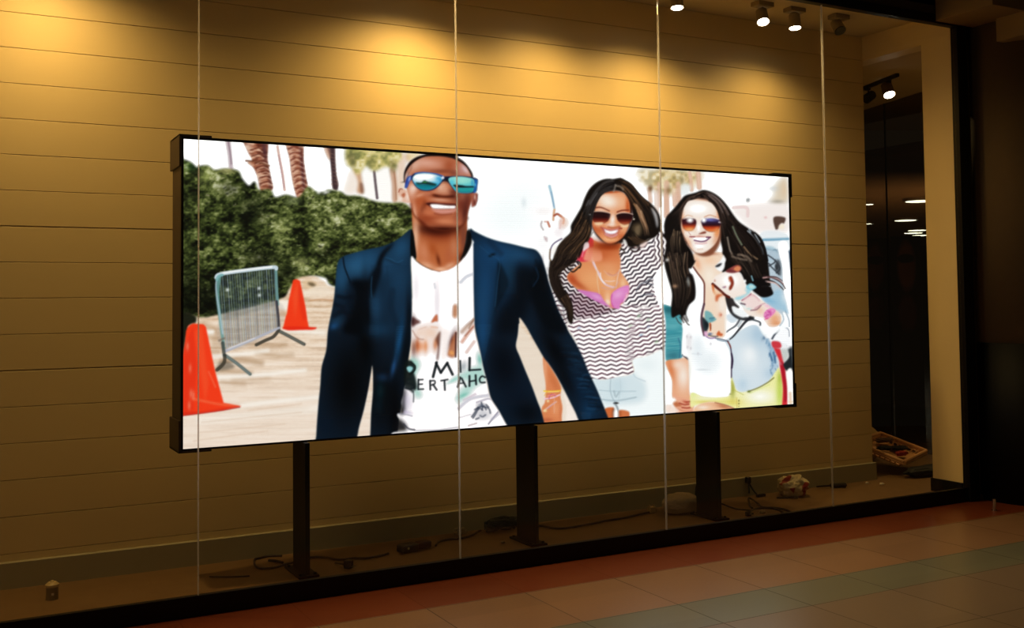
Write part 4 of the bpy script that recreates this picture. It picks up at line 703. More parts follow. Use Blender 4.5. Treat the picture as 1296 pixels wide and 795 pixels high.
def cr(ps, n=6):
    ps = [Vector(p) for p in ps]; out = []
    for i in range(len(ps)-1):
        a, b, c, d = ps[max(i-1, 0)], ps[i], ps[i+1], ps[min(i+2, len(ps)-1)]
        for k in range(n):
            t = k/n; out.append(.5*((2*b)+(c-a)*t+(2*a-5*b+4*c-d)*t*t+(3*b-a-3*c+d)*t**3))
    out.append(ps[-1]); return out
def tube(bm, ps, r, n=8, smooth_=True):
    ps = cr(ps) if smooth_ else [Vector(p) for p in ps]; rings = []
    up = Vector((0, 0, 1))
    for i, p in enumerate(ps):
        d = (ps[min(i+1, len(ps)-1)]-ps[max(i-1, 0)]).normalized()
        a = d.cross(up)
        if a.length < .05: a = d.cross(Vector((1, 0, 0)))
        a.normalize(); b = d.cross(a)
        rings.append([bm.verts.new(p+(a*math.cos(t)+b*math.sin(t))*r) for t in (2*PI*k/n for k in range(n))])
    for u, v in zip(rings[:-1], rings[1:]):
        for k in range(n): bm.faces.new((u[k], u[(k+1) % n], v[(k+1) % n], v[k]))
    bm.faces.new(rings[0][::-1]); bm.faces.new(rings[-1]); return bm
def blob(bm, c, rx, ry, rz, seed=0, amp=.15, freq=2.5, sub=4, flat=True):
    """a crumpled rounded lump resting on the plane z = c.z"""
    r = bmesh.ops.create_icosphere(bm, subdivisions=sub, radius=1.)
    off = Vector((seed*7.3, seed*3.1, seed*1.7))
    for v in r['verts']:
        d = v.co.normalized(); k = 1+amp*noise.noise(d*freq+off)+amp*.6*abs(noise.noise(d*freq*2.6+off))-amp*.3
        p = Vector((d.x*rx*k, d.y*ry*k, d.z*rz*k))
        if flat: p.z = max(p.z+rz, 0.) if p.z > -rz*.55 else max(0., (p.z+rz)*.4)
        v.co = p+Vector(c)
    return bm
# ---- room dimensions (metres); the floor of the display space is z = 0
YG, YW, XE, ZC, ZM = 5.33, 6.24, 6.75, 3.724, -.035
X0 = -1.6
CREAM = 'e0c890'
m_wall = mat('painted_board', CREAM, .55, noise_amt=.03, noise_scale=3, bump=.04, bump_scale=90)
m_base = mat('painted_baseboard', 'a8a080', .45, noise_amt=.04, noise_scale=6)
m_ceil = mat('ceiling_paint', 'c9b78e', .8, noise_amt=.03, noise_scale=4)
m_black = mat('black_frame_metal', '0b0b0c', .42, spec=.3, noise_amt=.1, noise_scale=30)
m_dark = mat('dark_fascia_paint', '4a3a28', .75, noise_amt=.06, noise_scale=5)
m_soff = mat('mall_bulkhead_paint', '937648', .8, noise_amt=.06, noise_scale=3)
# floor inside the display: brown worn boards
def floor_inside_mat():
    m = mat('display_floor_wood', '82643e', .5, noise_amt=.18, noise_scale=9, bump=.03)
    return m
def mall_floor_mat():
    m = bpy.data.materials.new('mall_floor_tiles'); m.use_nodes = True; nt = m.node_tree; N = nt.nodes; L = nt.links; b = N['Principled BSDF']
    tc = N.new('ShaderNodeTexCoord'); sp = N.new('ShaderNodeSeparateXYZ'); L.new(tc.outputs['Object'], sp.inputs[0])
    def M(op, a, bb=None, c=None):
        n = N.new('ShaderNodeMath'); n.operation = op
        for i, v in enumerate((a, bb, c)):
            if v is None: continue
            if hasattr(v, 'links') or hasattr(v, 'is_linked'): L.new(v, n.inputs[i])
            else: n.inputs[i].default_value = v
        return n.outputs[0]
    X, Y = sp.outputs[0], sp.outputs[1]
    def line(v, w=.003):   # 1 on the joint
        return M('LESS_THAN', M('ABSOLUTE', v), w)
    P_ = .5665
    fx = M('SUBTRACT', M('FRACT', M('DIVIDE', M('SUBTRACT', X, 2.107-P_/2), P_)), .5)
    jx = M('LESS_THAN', M('ABSOLUTE', fx), .0028/P_*1.2)
    jy = None
    for yy in (4.867, 4.285, 3.935, 3.38, 2.82, 2.26, 1.7, 1.14, .58, .02):
        l = line(M('SUBTRACT', Y, yy)); jy = l if jy is None else M('MAXIMUM', jy, l)
    inner = M('LESS_THAN', Y, 4.867)
    joint = M('MAXIMUM', M('MULTIPLY', jx, M('ADD', M('MULTIPLY', inner, .75), .25)), jy)
    ramp_ = N.new('ShaderNodeValToRGB'); ramp_.color_ramp.interpolation = 'CONSTANT'
    mr = N.new('ShaderNodeMapRange'); L.new(Y, mr.inputs[0]); mr.inputs[1].default_value = 3.0; mr.inputs[2].default_value = 5.4
    L.new(mr.outputs[0], ramp_.inputs[0]); e = ramp_.color_ramp.elements
    f = lambda y: (y-3.0)/2.4
    e[0].position = 0; e[0].color = lin('8a7664'); e[1].position = f(3.935); e[1].color = lin('7c7c6a')
    x = e.new(f(4.285)); x.color = lin('a07a5c'); x = e.new(f(4.867)); x.color = lin('8a4426')
    # tone per tile
    ti = M('FLOOR', M('DIVIDE', M('SUBTRACT', X, 2.107), P_)); tj = M('FLOOR', M('DIVIDE', Y, .58))
    cb = N.new('ShaderNodeCombineXYZ'); L.new(ti, cb.inputs[0]); L.new(tj, cb.inputs[1])
    wn = N.new('ShaderNodeTexWhiteNoise'); L.new(cb.outputs[0], wn.inputs['Vector'])
    ns = N.new('ShaderNodeTexNoise'); ns.inputs['Scale'].default_value = 60; ns.inputs['Detail'].default_value = 6; L.new(tc.outputs['Object'], ns.inputs['Vector'])
    k = M('ADD', M('ADD', M('MULTIPLY', wn.outputs['Value'], .14), .86), M('MULTIPLY', M('SUBTRACT', ns.outputs['Fac'], .5), .35))
    k = M('MULTIPLY', k, M('SUBTRACT', 1., M('MULTIPLY', joint, .62)))
    sc = N.new('ShaderNodeVectorMath'); sc.operation = 'SCALE'; L.new(ramp_.outputs[0], sc.inputs[0]); L.new(k, sc.inputs['Scale'])
    L.new(sc.outputs[0], b.inputs['Base Color'])
    L.new(M('ADD', M('MULTIPLY', joint, .3), M('ADD', .27, M('MULTIPLY', ns.outputs['Fac'], .1))), b.inputs['Roughness'])
    b.inputs['Specular IOR Level'].default_value = .45
    bp = N.new('ShaderNodeBump'); bp.inputs['Strength'].default_value = .25; bp.inputs['Distance'].default_value = .002; L.new(M('SUBTRACT', 1., joint), bp.inputs['Height']); L.new(bp.outputs[0], b.inputs['Normal'])
    return m
bm = nb(); B(bm, -5, -3, ZM-.1, 12, YG-.002, ZM); B(bm, 6.9, YG-.002, ZM-.1, 12, YG+.06, ZM); struct('floor', bm, mall_floor_mat())
bm = nb(); B(bm, X0, YG, -.12, 9.2, 9.2, 0); struct('floor_display', bm, floor_inside_mat())
# back wall: horizontal boards with open joints over a backing
bm = nb(); B(bm, X0, YW+.022, 0, XE-.002, YW+.14, ZC)
zs = [0.]+[2.737+.1965*n for n in range(-13, 6)]
zs = [z for z in zs if z < ZC-.02]+[ZC]
gap = lambda z: .0032 if abs(z-1.951) < .01 or abs(z-1.165) < .01 else .0015
for a, b_ in zip(zs[:-1], zs[1:]): B(bm, X0, YW, a+gap(a), XE, YW+.026, b_-gap(b_), .0014)
struct('wall_back', bm, m_wall)
def baseboard(x0, x1, y, h, t):
    bm = nb(); pr = [(0, 0), (t, 0), (t, h-.005), (t-.012, h), (0, h)]
    A = [bm.verts.new((x0, y-a, z)) for a, z in pr]; D = [bm.verts.new((x1, y-a, z)) for a, z in pr]
    n = len(pr)
    for i in range(n): bm.faces.new((A[i], A[(i+1) % n], D[(i+1) % n], D[i]))
    bm.faces.new(A[::-1]); bm.faces.new(D); return bm
bm = baseboard(X0, XE+.02, YW, .143, .022); B(bm, XE, YW-.02, 0, XE+.02, YW+.14, .14); bmesh.ops.recalc_face_normals(bm, faces=bm.faces); struct('baseboard_back', bm, m_base)
bm = nb(); B(bm, XE+.0, YG+.03, 0, XE+.16, 5.635, ZC); B(bm, XE, 5.635, 3.52, XE+.16, YW+.14, ZC); struct('wall_right', bm, m_wall)
bm = nb(); B(bm, XE-.014, YG+.03, 0, XE, 5.635, .1, .003); B(bm, XE-.014, 5.635, 0, XE+.16, 5.649, .1, .003); struct('baseboard_right', bm, m_black)
bm = nb(); B(bm, X0-.1, YG, 0, X0, YW+.14, ZC); struct('wall_left', bm, m_wall)
bm = nb(); B(bm, X0, YG-.02, ZC, XE+.16, YW+.14, ZC+.1); struct('ceiling', bm, m_ceil)
# the room beyond the opening
m_brown = mat('back_room_ceiling', 'c0a678', .85, noise_amt=.05, noise_scale=3)
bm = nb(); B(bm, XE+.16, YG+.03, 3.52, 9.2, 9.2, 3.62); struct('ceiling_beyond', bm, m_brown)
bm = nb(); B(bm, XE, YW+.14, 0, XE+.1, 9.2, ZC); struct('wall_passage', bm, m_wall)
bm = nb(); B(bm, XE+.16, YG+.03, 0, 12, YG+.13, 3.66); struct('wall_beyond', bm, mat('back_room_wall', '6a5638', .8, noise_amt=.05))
# tinted glass partition, slightly skewed
dv = Vector((8.506-8.28, 7.854-6.916, 0)).normalized(); nv = Vector((-dv.y, dv.x, 0)); p0 = Vector((8.28, 6.916, 0))
def skew(bm, a, b_, off, t, z0, z1):
    q = [p0+dv*a+nv*off, p0+dv*b_+nv*off, p0+dv*b_+nv*(off-t), p0+dv*a+nv*(off-t)]
    lo = [bm.verts.new((v.x, v.y, z0)) for v in q]; hi = [bm.verts.new((v.x, v.y, z1)) for v in q]
    bm.faces.new(lo[::-1]); bm.faces.new(hi)
    for i in range(4): bm.faces.new((lo[i], lo[(i+1) % 4], hi[(i+1) % 4], hi[i]))
    bmesh.ops.recalc_face_normals(bm, faces=bm.faces); return bm
g_dark = glass_mat('tinted_partition_glass', (1., .93, .85), 2.2, 1.5, .62)
bm = nb(); skew(bm, -1.6, .62, 0, .012, 0, 3.52); tag(link('window_6', bm, g_dark), kind='structure')
bm = nb(); skew(bm, .626, 1.9, 0, .012, 0, 3.52); tag(link('window_7', bm, g_dark), kind='structure')
bm = nb(); skew(bm, .619, .627, .002, .016, 0, 3.52); struct('trim_5', bm, m_black)
# dark hall added behind the tinted glass to hold its imitated reflections
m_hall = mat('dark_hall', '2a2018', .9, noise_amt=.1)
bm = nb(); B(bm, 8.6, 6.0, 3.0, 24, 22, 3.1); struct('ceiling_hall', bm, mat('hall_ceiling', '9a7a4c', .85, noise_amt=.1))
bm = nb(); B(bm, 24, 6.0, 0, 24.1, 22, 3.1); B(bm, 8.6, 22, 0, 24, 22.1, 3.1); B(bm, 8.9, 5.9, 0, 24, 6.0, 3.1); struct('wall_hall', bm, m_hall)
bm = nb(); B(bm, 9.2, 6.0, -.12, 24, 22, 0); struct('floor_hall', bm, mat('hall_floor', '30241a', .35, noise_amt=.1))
# ---- glass front
SE = [X0, -.361, 1.0745, 2.5165, 3.951, 5.3775, XE]
g_clear = glass_mat('shop_glass', (.985, .985, .975), .75)
for i in range(6):
    bm = nb(); B(bm, SE[i]+.0027, YG, .05, SE[i+1]-.0027, YG+.012, 3.62); tag(link('window_%d' % (i if i else 8), bm, g_clear), kind='structure')
m_sil = bpy.data.materials.new('silicone_joint'); m_sil.use_nodes = True; nt = m_sil.node_tree
for n in list(nt.nodes):
    if n.type != 'OUTPUT_MATERIAL': nt.nodes.remove(n)
o_ = nt.nodes['Material Output']; a_ = nt.nodes.new('ShaderNodeBsdfTransparent'); a_.inputs[0].default_value = (.95, .93, .9, 1); b_ = nt.nodes.new('ShaderNodeBsdfTranslucent'); b_.inputs[0].default_value = (.9, .9, .92, 1)
c_ = nt.nodes.new('ShaderNodeBsdfDiffuse'); c_.inputs[0].default_value = (.08, .08, .08, 1); d_ = nt.nodes.new('ShaderNodeMixShader'); d_.inputs[0].default_value = .25; e_ = nt.nodes.new('ShaderNodeMixShader'); e_.inputs[0].default_value = .46
nt.links.new(b_.outputs[0], d_.inputs[1]); nt.links.new(c_.outputs[0], d_.inputs[2]); nt.links.new(a_.outputs[0], e_.inputs[1]); nt.links.new(d_.outputs[0], e_.inputs[2]); nt.links.new(e_.outputs[0], o_.inputs[0])
for i in range(1, 6):
    bm = nb(); B(bm, SE[i]-.0026, YG-.001, .05, SE[i]+.0026, YG+.013, 3.62); struct('trim_%d' % (i+10), bm, m_sil)
bm = nb(); B(bm, X0, YG-.004, ZM, 6.86, YG+.03, .067, .003); struct('trim_1', bm, m_black)
bm = nb(); B(bm, X0, YG-.03, 3.588, 6.86, YG+.03, 3.656, .003); struct('trim_2', bm, m_black)
bm = nb(); B(bm, XE, YG-.03, ZM, 6.86, YG+.03, 3.60, .003); struct('trim_3', bm, m_black)
bm = nb(); B(bm, -5, YG-.02, 3.656, 12, YG+.03, 5.2); struct('wall_fascia', bm, m_dark)
# mall bulkheads and round column at the right
bm = nb(); B(bm, 6.515, 4.81, 3.6, 12, YG-.03, 5.2, .004); struct('ceiling_bulkhead', bm, m_soff)
bm = nb(); B(bm, 6.87, 3.2, 3.425, 9.0, 5.05, 3.6, .004); struct('trim_4', bm, m_soff)
cc = (7.37, 5.19)
bm = nb(); cyl(bm, (*cc, 1.16), (*cc, 3.6), .45, n=72, cap=True); struct('wall_column', bm, mat('column_paint', '6a583e', .8, spec=.2, noise_amt=.06), sm=False)
bm = nb(); cyl(bm, (*cc, ZM), (*cc, 1.16), .458, n=72, cap=True); struct('wall_column_cladding', bm, mat('black_cladding', '07090a', .6, spec=.25))
for nm in ('wall_column', 'wall_column_cladding'):
    for p in bpy.data.objects[nm].data.polygons: p.use_smooth = len(p.vertices) == 4
bm = nb(); cyl(bm, (6.62, 5.0, ZM), (6.62, 5.0, ZM+.085), .013, n=20); cyl(bm, (6.62, 5.0, ZM), (6.62, 5.0, ZM+.006), .02, n=20)
o = link('door_stop', bm, mat('brushed_steel', 'd8dcd8', .25, metal=1.)); tag(o, 'small upright steel stop on the tiles beside the black column', 'door stop')
# ---------------------------------------------------------------- LED wall
# camera model, also used to lay the picture onto the panel
yaw, pit, rol, FPX, CYP, CH = .493286, .0414174, -.0111144, 1308.77, 329.86, 1.5
fw = np.array([math.sin(yaw)*math.cos(pit), math.cos(yaw)*math.cos(pit), math.sin(pit)])
rt0 = np.array([math.cos(yaw), -math.sin(yaw), 0.]); up0 = np.cross(rt0, fw)
RT = math.cos(rol)*rt0+math.sin(rol)*up0; UP = -math.sin(rol)*rt0+math.cos(rol)*up0
LX0, LX1, LZ0, LZ1, LY = 1.0685, 5.3755, .7462, 2.4030, 5.70
led = empty('video_wall', (3.22, 5.76, 0), 'wide black video wall on three posts showing a smiling man and two women', 'video wall')
def onled(name, bm, m, parent=led, sm=False):
    for v in bm.verts: v.co -= Vector((3.22, 5.76, 0))
    return link(name, bm, m, parent, sm)
m_cab = mat('cabinet_side_metal', '3a2c20', .5, noise_amt=.1, noise_scale=12)
m_bez = mat('cabinet_black', '0c0c10', .5, spec=.35)
OX0, OX1, OZ0, OZ1 = LX0-.012, LX1+.016, LZ0-.010, LZ1+.014
bm = nb(); B(bm, OX0, LY+.002, OZ0, OX1, LY+.25, OZ1, .003); onled('cabinet', bm, m_cab)
bm = nb()
B(bm, OX0, LY-.004, LZ1, OX1, LY+.02, OZ1+.001); B(bm, OX0, LY-.004, OZ0-.001, OX1, LY+.02, LZ0)
B(bm, OX0-.001, LY-.004, LZ0, LX0, LY+.02, LZ1); B(bm, LX1, LY-.004, LZ0, OX1+.001, LY+.02, LZ1)
onled('bezel', bm, m_bez)
for sx, sz in ((0, 1), (0, 0), (1, 1), (1, 0)):
    bm = nb(); t = .012; A = .16
    xa = OX0-t if not sx else OX1; xb = xa+t
    z0, z1 = (OZ1-A, OZ1+t) if sz else (OZ0-t, OZ0+A)
    B(bm, xa, LY-.008, z0, xb, LY+.262, z1, .002)
    zz = OZ1 if sz else OZ0-t; x0_, x1_ = (OX0-t, OX0+A) if not sx else (OX1-A, OX1+t)
    B(bm, x0_, LY-.008, zz, x1_, LY+.262, zz+t, .002)
    onled('corner_bracket', bm, m_cab if not sx else m_bez)
for x0_, x1_ in ((1.7149, 1.7414), (3.1742, 3.2005), (4.617, 4.6455)):
    bm = nb(); B(bm, x0_, 5.64, .01, x1_, 5.88, OZ0, .002); po = onled('post', bm, mat('post_steel', '0a0907', .55, spec=.2, noise_amt=.15))
    bm = nb(); B(bm, x0_-.045, 5.61, 0, x1_+.045, 5.90, .012, .002)
    for bx in (x0_-.028, x1_+.028):
        for by in (5.64, 5.87): cyl(bm, (bx, by, .012), (bx, by, .022), .009, n=6)
    onled('base_plate', bm, mat('post_steel', ''), po)
# lit diode face
NX, NZ = 1030, 384
us = np.linspace(0, 1, NX); vs_ = np.linspace(0, 1, NZ)
gx, gz = np.meshgrid(LX0+us*(LX1-LX0), LZ0+vs_*(LZ1-LZ0))
P3 = np.stack([gx, np.full_like(gx, LY), gz-CH], -1)
dz = P3@fw; u = 648+FPX*(P3@RT)/dz; v = CYP-FPX*(P3@UP)/dz
fu = np.clip((u-AX0)*AS, 0, AW-1.001); fv = np.clip((v-AY0)*AS, 0, AH-1.001)
iu, iv = fu.astype(int), fv.astype(int); fu = (fu-iu)[..., None]; fv = (fv-iv)[..., None]
colr = (CV[iv, iu]*(1-fu)+CV[iv, iu+1]*fu)*(1-fv)+(CV[iv+1, iu]*(1-fu)+CV[iv+1, iu+1]*fu)*fv
colr = np.where(colr <= .04045, colr/12.92, ((np.maximum(colr, 0)+.055)/1.055)**2.4)
colr = colr*(1+1.4*colr.min(-1, keepdims=True)**24)   # the panel's whites are far brighter than the picture can show
me = bpy.data.meshes.new('screen')
nv_, nf = NX*NZ, (NX-1)*(NZ-1)
co = np.stack([gx-3.22, np.full_like(gx, LY-5.76), gz], -1).reshape(-1).astype(np.float32)
idx = np.arange(nv_).reshape(NZ, NX)
q = np.stack([idx[:-1, :-1], idx[:-1, 1:], idx[1:, 1:], idx[1:, :-1]], -1).reshape(-1)
me.vertices.add(nv_); me.vertices.foreach_set('co', co)
me.loops.add(nf*4); me.loops.foreach_set('vertex_index', q.astype(np.int32))
me.polygons.add(nf); me.polygons.foreach_set('loop_start', np.arange(0, nf*4, 4, dtype=np.int32))
me.update(calc_edges=True); me.validate()
at = me.color_attributes.new('diodes', 'FLOAT_COLOR', 'POINT')
at.data.foreach_set('color', np.concatenate([colr, np.ones((NZ, NX, 1))], -1).reshape(-1).astype(np.float32))
m = bpy.data.materials.new('diode_face'); m.use_nodes = True; nt = m.node_tree; bs = nt.nodes['Principled BSDF']
bs.inputs['Base Color'].default_value = (.004, .004, .004, 1); bs.inputs['Roughness'].default_value = .6; bs.inputs['Specular IOR Level'].default_value = .2
an = nt.nodes.new('ShaderNodeAttribute'); an.attribute_name = 'diodes'; nt.links.new(an.outputs['Color'], bs.inputs['Emission Color']); bs.inputs['Emission Strength'].default_value = 1.02
me.materials.append(m)
o = bpy.data.objects.new('screen', me); C.objects.link(o); o.parent = led
# ---------------------------------------------------------------- ceiling spotlights
m_lampb = mat('lamp_body', '8a7858', .5, noise_amt=.05); m_lens = mat('lamp_lens_lit', 'ffffff', .4, emit='fff2d8', estr=14.); m_off = mat('lamp_lens_off', '2a241c', .25); m_dk = mat('lamp_dark', '241c14', .5)
def spotlamp(loc, aim, label, lit=True, big=1., group='ceiling spotlights over the video wall', zc=ZC, track=False, body=None):
    root = empty('ceiling_spotlight', (loc[0], loc[1], zc), label, 'spotlight', group)
    body = body or m_lampb
    c = Vector((0, 0, loc[2]-zc)); d = (Vector(aim)-Vector(loc)).normalized()
    if not track:
        bm = nb(); B(bm, -.075*big, -.045, -.034, .075*big, .045, 0, .004); link('mount', bm, body, root)
    else:
        bm = nb(); B(bm, -.02, -.02, -.05, .02, .02, -.02, .003); link('mount', bm, m_dk, root)
    bm = nb(); tube(bm, [(0, 0, -.03), tuple(c*.7+d*-.02), tuple(c-d*.03)], .008, 8); link('arm', bm, m_dk, root)
    bm = nb(); back = c-d*.075*big; front = c+d*.03*big
    cyl(bm, back-d*.012, back, .03*big, .04*big, 32); cyl(bm, back, front, .042*big, .046*big, 32, cap=False)
    cyl(bm, front, c+d*.012*big, .046*big, .040*big, 32, cap=False)
    link('lamp_head', bm, body, root, sm=False)
    bm = nb(); cyl(bm, c+d*.024*big, c+d*.0315*big, .0405*big, n=32); link('lens', bm, m_lens if lit else m_off, root)
    return root, Vector(loc)+d*.05*big, d
def spot(p, d, e, ang, col_=(1., .62, .26), blend=1., r=.03):
    l = bpy.data.lights.new('lamp_light', 'SPOT'); l.energy = e; l.spot_size = math.radians(ang); l.spot_blend = blend; l.color = col_; l.shadow_soft_size = r
    o = bpy.data.objects.new('lamp_light', l); C.objects.link(o); o.location = p; o.rotation_euler = Vector(d).to_track_quat('-Z', 'Y').to_euler()
    return o
WARM = (1., .655, .235)
LAMPS = [((.42, 5.80, 3.60), 'ceiling spotlight farthest left, above the bright patch beside the video wall', 86, 158, -.10),
         ((2.62, 5.80, 3.60), 'ceiling spotlight above the brightest patch of wall over the man', 104, 156, -.10),
         ((3.62, 5.80, 3.60), 'ceiling spotlight over the gap between the man and the women', 64, 158, -.10),
         ((4.464, 5.80, 3.60), 'lit ceiling spotlight partly cut off by the top of the shop window', 74, 158, -.12),
         ((5.281, 5.83, 3.60), 'lit ceiling spotlight with the largest glowing lens, turned toward the glass', 34, 150, -.42),
         ((5.609, 5.84, 3.60), 'small lit ceiling spotlight just right of the largest glowing one', 42, 156, -.12)]
for loc, lab, e, ang, ty in LAMPS:
    r, p, d = spotlamp(loc, (loc[0]+ty*.5, loc[1]+ty, loc[2]-1), lab); spot(p, d, e, ang, WARM, r=.05)
spotlamp((6.06, 5.83, 3.62), (6.0, 5.6, 3.3), 'unlit ceiling spotlight nearest the right end wall', lit=False)
# track with two heads in the room beyond
m_track = mat('track_black', '16110c', .5)
bm = nb(); a, b_ = Vector((7.40, 6.44, 3.505)), Vector((7.66, 7.25, 3.505)); d = (b_-a).normalized(); s = Vector((-d.y, d.x, 0))*.016
for z0, z1 in ((3.49, 3.52),):
    q4 = [a+s, a-s, b_-s, b_+s]; lo = [bm.verts.new((t.x, t.y, z0)) for t in q4]; hi = [bm.verts.new((t.x, t.y, z1)) for t in q4]
    bm.faces.new(lo); bm.faces.new(hi[::-1])
    for i in range(4): bm.faces.new((lo[i], hi[i], hi[(i+1) % 4], lo[(i+1) % 4]))
bmesh.ops.recalc_face_normals(bm, faces=bm.faces)
tag(link('light_track', bm, m_track), 'short black lighting track on the ceiling beyond the opening', 'light track')
r, p, d = spotlamp((7.46, 6.60, 3.385), (7.3, 6.2, 2.6), 'lit spotlight hanging from the black track beyond the opening', group='spotlights on the track beyond the opening', zc=3.52, track=True, big=1.15, body=mat('track_lamp_body', '6b5a3c', .5))
spot(p, d, 26, 130, WARM)
spotlamp((7.555, 6.93, 3.40), (7.2, 6.9, 3.2), 'dark unlit spotlight at the far end of the black track', lit=False, group='spotlights on the track beyond the opening', zc=3.52, track=True, body=m_dk)
# small glowing discs standing in for ceiling lights reflected in the tinted glass
me_l = None
for k, (x, y, lab) in enumerate(((12.637, 10.665, 'highest of the small reflected ceiling lights, set behind the dark glass'), (15.478, 13.378, 'small reflected ceiling light left of centre in the dark glass'),
        (17.982, 15.238, 'upper one of the close trio of reflected ceiling lights in the dark glass'), (18.626, 15.893, 'left one of the close trio of reflected ceiling lights in the dark glass'),
        (19.486, 16.406, 'lower one of the close trio of reflected ceiling lights in the dark glass'), (12.3, 11.33, 'upper reflected ceiling light right against the plank wall edge'), (15.45, 14.26, 'lower reflected ceiling light right against the plank wall edge'))):
    sc_ = .30 if k < 5 else .12
    if me_l is None:
        bm = nb(); cyl(bm, (0, 0, -.05), (0, 0, -.045), .42, n=24); bm.to_mesh(me_l := bpy.data.meshes.new('reflected_ceiling_light')); bm.free(); me_l.materials.append(mat('reflected_lamp_glow', 'ffffff', .5, emit='eaf6e4', estr=7.))
        bm = nb(); cyl(bm, (0, 0, -.045), (0, 0, 0), .5, .5, n=24); bm.to_mesh(me_r := bpy.data.meshes.new('rim')); bm.free(); me_r.materials.append(m_lampb)
    o = bpy.data.objects.new('reflected_ceiling_light', me_l); C.objects.link(o); o.location = (x, y, 3.0); o.scale = (sc_*1.5, sc_*1.5, 1)
    tag(o, lab, 'ceiling light', 'reflected ceiling lights in the dark glass')
    o2 = bpy.data.objects.new('rim', me_r); C.objects.link(o2); o2.parent = o
# two added panels painted to imitate faces reflected in the tinted glass
def reflection_mat():
    m = bpy.data.materials.new('reflected_face_paint'); m.use_nodes = True; nt = m.node_tree; N = nt.nodes; L = nt.links; b = N['Principled BSDF']; b.inputs['Roughness'].default_value = .7
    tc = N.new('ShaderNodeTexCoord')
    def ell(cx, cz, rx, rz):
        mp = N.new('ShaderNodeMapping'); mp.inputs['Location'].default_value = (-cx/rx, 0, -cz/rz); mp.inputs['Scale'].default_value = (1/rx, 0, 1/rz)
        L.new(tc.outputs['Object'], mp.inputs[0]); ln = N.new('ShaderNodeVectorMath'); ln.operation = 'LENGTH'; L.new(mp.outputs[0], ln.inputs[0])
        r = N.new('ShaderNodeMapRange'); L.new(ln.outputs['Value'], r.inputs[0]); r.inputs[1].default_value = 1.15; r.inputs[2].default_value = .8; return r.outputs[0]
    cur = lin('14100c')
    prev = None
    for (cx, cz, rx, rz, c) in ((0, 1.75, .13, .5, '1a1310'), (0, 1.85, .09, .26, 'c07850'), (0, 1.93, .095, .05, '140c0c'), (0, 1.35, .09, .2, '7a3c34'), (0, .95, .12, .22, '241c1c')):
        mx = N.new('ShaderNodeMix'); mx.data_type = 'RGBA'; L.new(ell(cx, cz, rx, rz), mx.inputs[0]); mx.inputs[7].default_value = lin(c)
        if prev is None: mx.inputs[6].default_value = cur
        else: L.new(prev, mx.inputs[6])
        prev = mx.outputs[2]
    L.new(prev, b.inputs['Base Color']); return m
pm = reflection_mat()
for (x, y, lab) in ((8.9, 8.12, 'dim tall panel imitating a reflected face in the dark glass, next to the plank wall'), (8.9, 7.70, 'dim tall panel imitating a reflected face in the dark glass, next to the cream end wall')):
    bm = nb(); B(bm, -.15, -.01, .012, .15, .01, 2.17, .002); o = link('reflection_panel', bm, pm); o.location = (x, y, 0); o.rotation_euler = (0, 0, -PI/2+.75)
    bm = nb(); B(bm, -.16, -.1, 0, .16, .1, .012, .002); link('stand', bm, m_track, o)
    tag(o, lab, 'display panel', 'imitated face reflections behind the dark glass')
# ---------------------------------------------------------------- things left on the display floor
m_cord = mat('cord_rubber', '120e0e', .55); m_cordr = mat('cord_brown', '2a1612', .5)
def cord(name, pts_, r, label, m=m_cord, cat='cable', z=None, group=None):
    ps = [(p[0], p[1], (p[2] if len(p) > 2 else r+.001)) for p in pts_]
    c0 = ps[0]; bm = nb(); tube(bm, [Vector(p)-Vector((c0[0], c0[1], 0)) for p in ps], r)
    o = link(name, bm, m, sm=True); o.location = (c0[0], c0[1], 0); return tag(o, label, cat, group)
cord('floor_cable', [(1.732, 6.165), (1.662, 6.20, .008), (1.597, 6.178), (1.563, 6.155), (1.529, 5.984), (1.563, 5.922), (1.634, 5.92), (1.70, 5.96), (1.80, 5.99), (1.871, 6.037), (1.945, 5.993), (1.999, 5.895), (2.080, 5.890), (2.140, 5.854), (2.234, 5.865), (2.305, 5.895)], .0065, 'thin dark cord looped beside the left post and running to the adapter', m_cordr)
cord('cable_offcut', [(1.631, 6.092), (1.666, 6.050), (1.688, 5.994)], .008, 'short dark cord offcut lying inside the loop by the left post')
cord('floor_cable', [(2.63, 5.93), (2.694, 6.018), (2.781, 6.042), (2.847, 6.028), (2.947, 6.073), (3.02, 6.14), (3.06, 6.17)], .0065, 'dark cord running from the adapter to the black cable bundle', m_cordr)
cord('floor_cable', [(3.33, 6.12), (3.459, 6.096), (3.50, 5.99), (3.571, 5.942), (3.735, 5.957), (3.917, 5.994), (4.091, 6.011), (4.272, 6.058), (4.40, 6.085)], .007, 'dark brown cord crossing the floor between middle and right posts', m_cordr)
cord('cable_tie', [(1.251, 5.909), (1.346, 5.852), (1.449, 5.810)], .004, 'thin straight black strip on the floor left of the left post', cat='cable tie')
# adapter
ad = empty('power_adapter', (2.46, 5.905, 0), 'black power adapter with dark red end on the floor between two posts', 'adapter', rz=.18)
bm = nb(); B(bm, -.09, -.04, .002, .03, .04, .05, .012); link('body', bm, m_cord, ad, sm=True)
bm = nb(); B(bm, .03, -.032, .004, .13, .036, .05, .014); link('end_block', bm, mat('adapter_red', '3c1414', .5), ad, sm=True)
bm = nb(); cyl(bm, (-.05, -.0405, .03), (-.05, -.043, .03), .007, n=12); link('indicator', bm, mat('indicator_pale', 'a0a070', .4), ad)
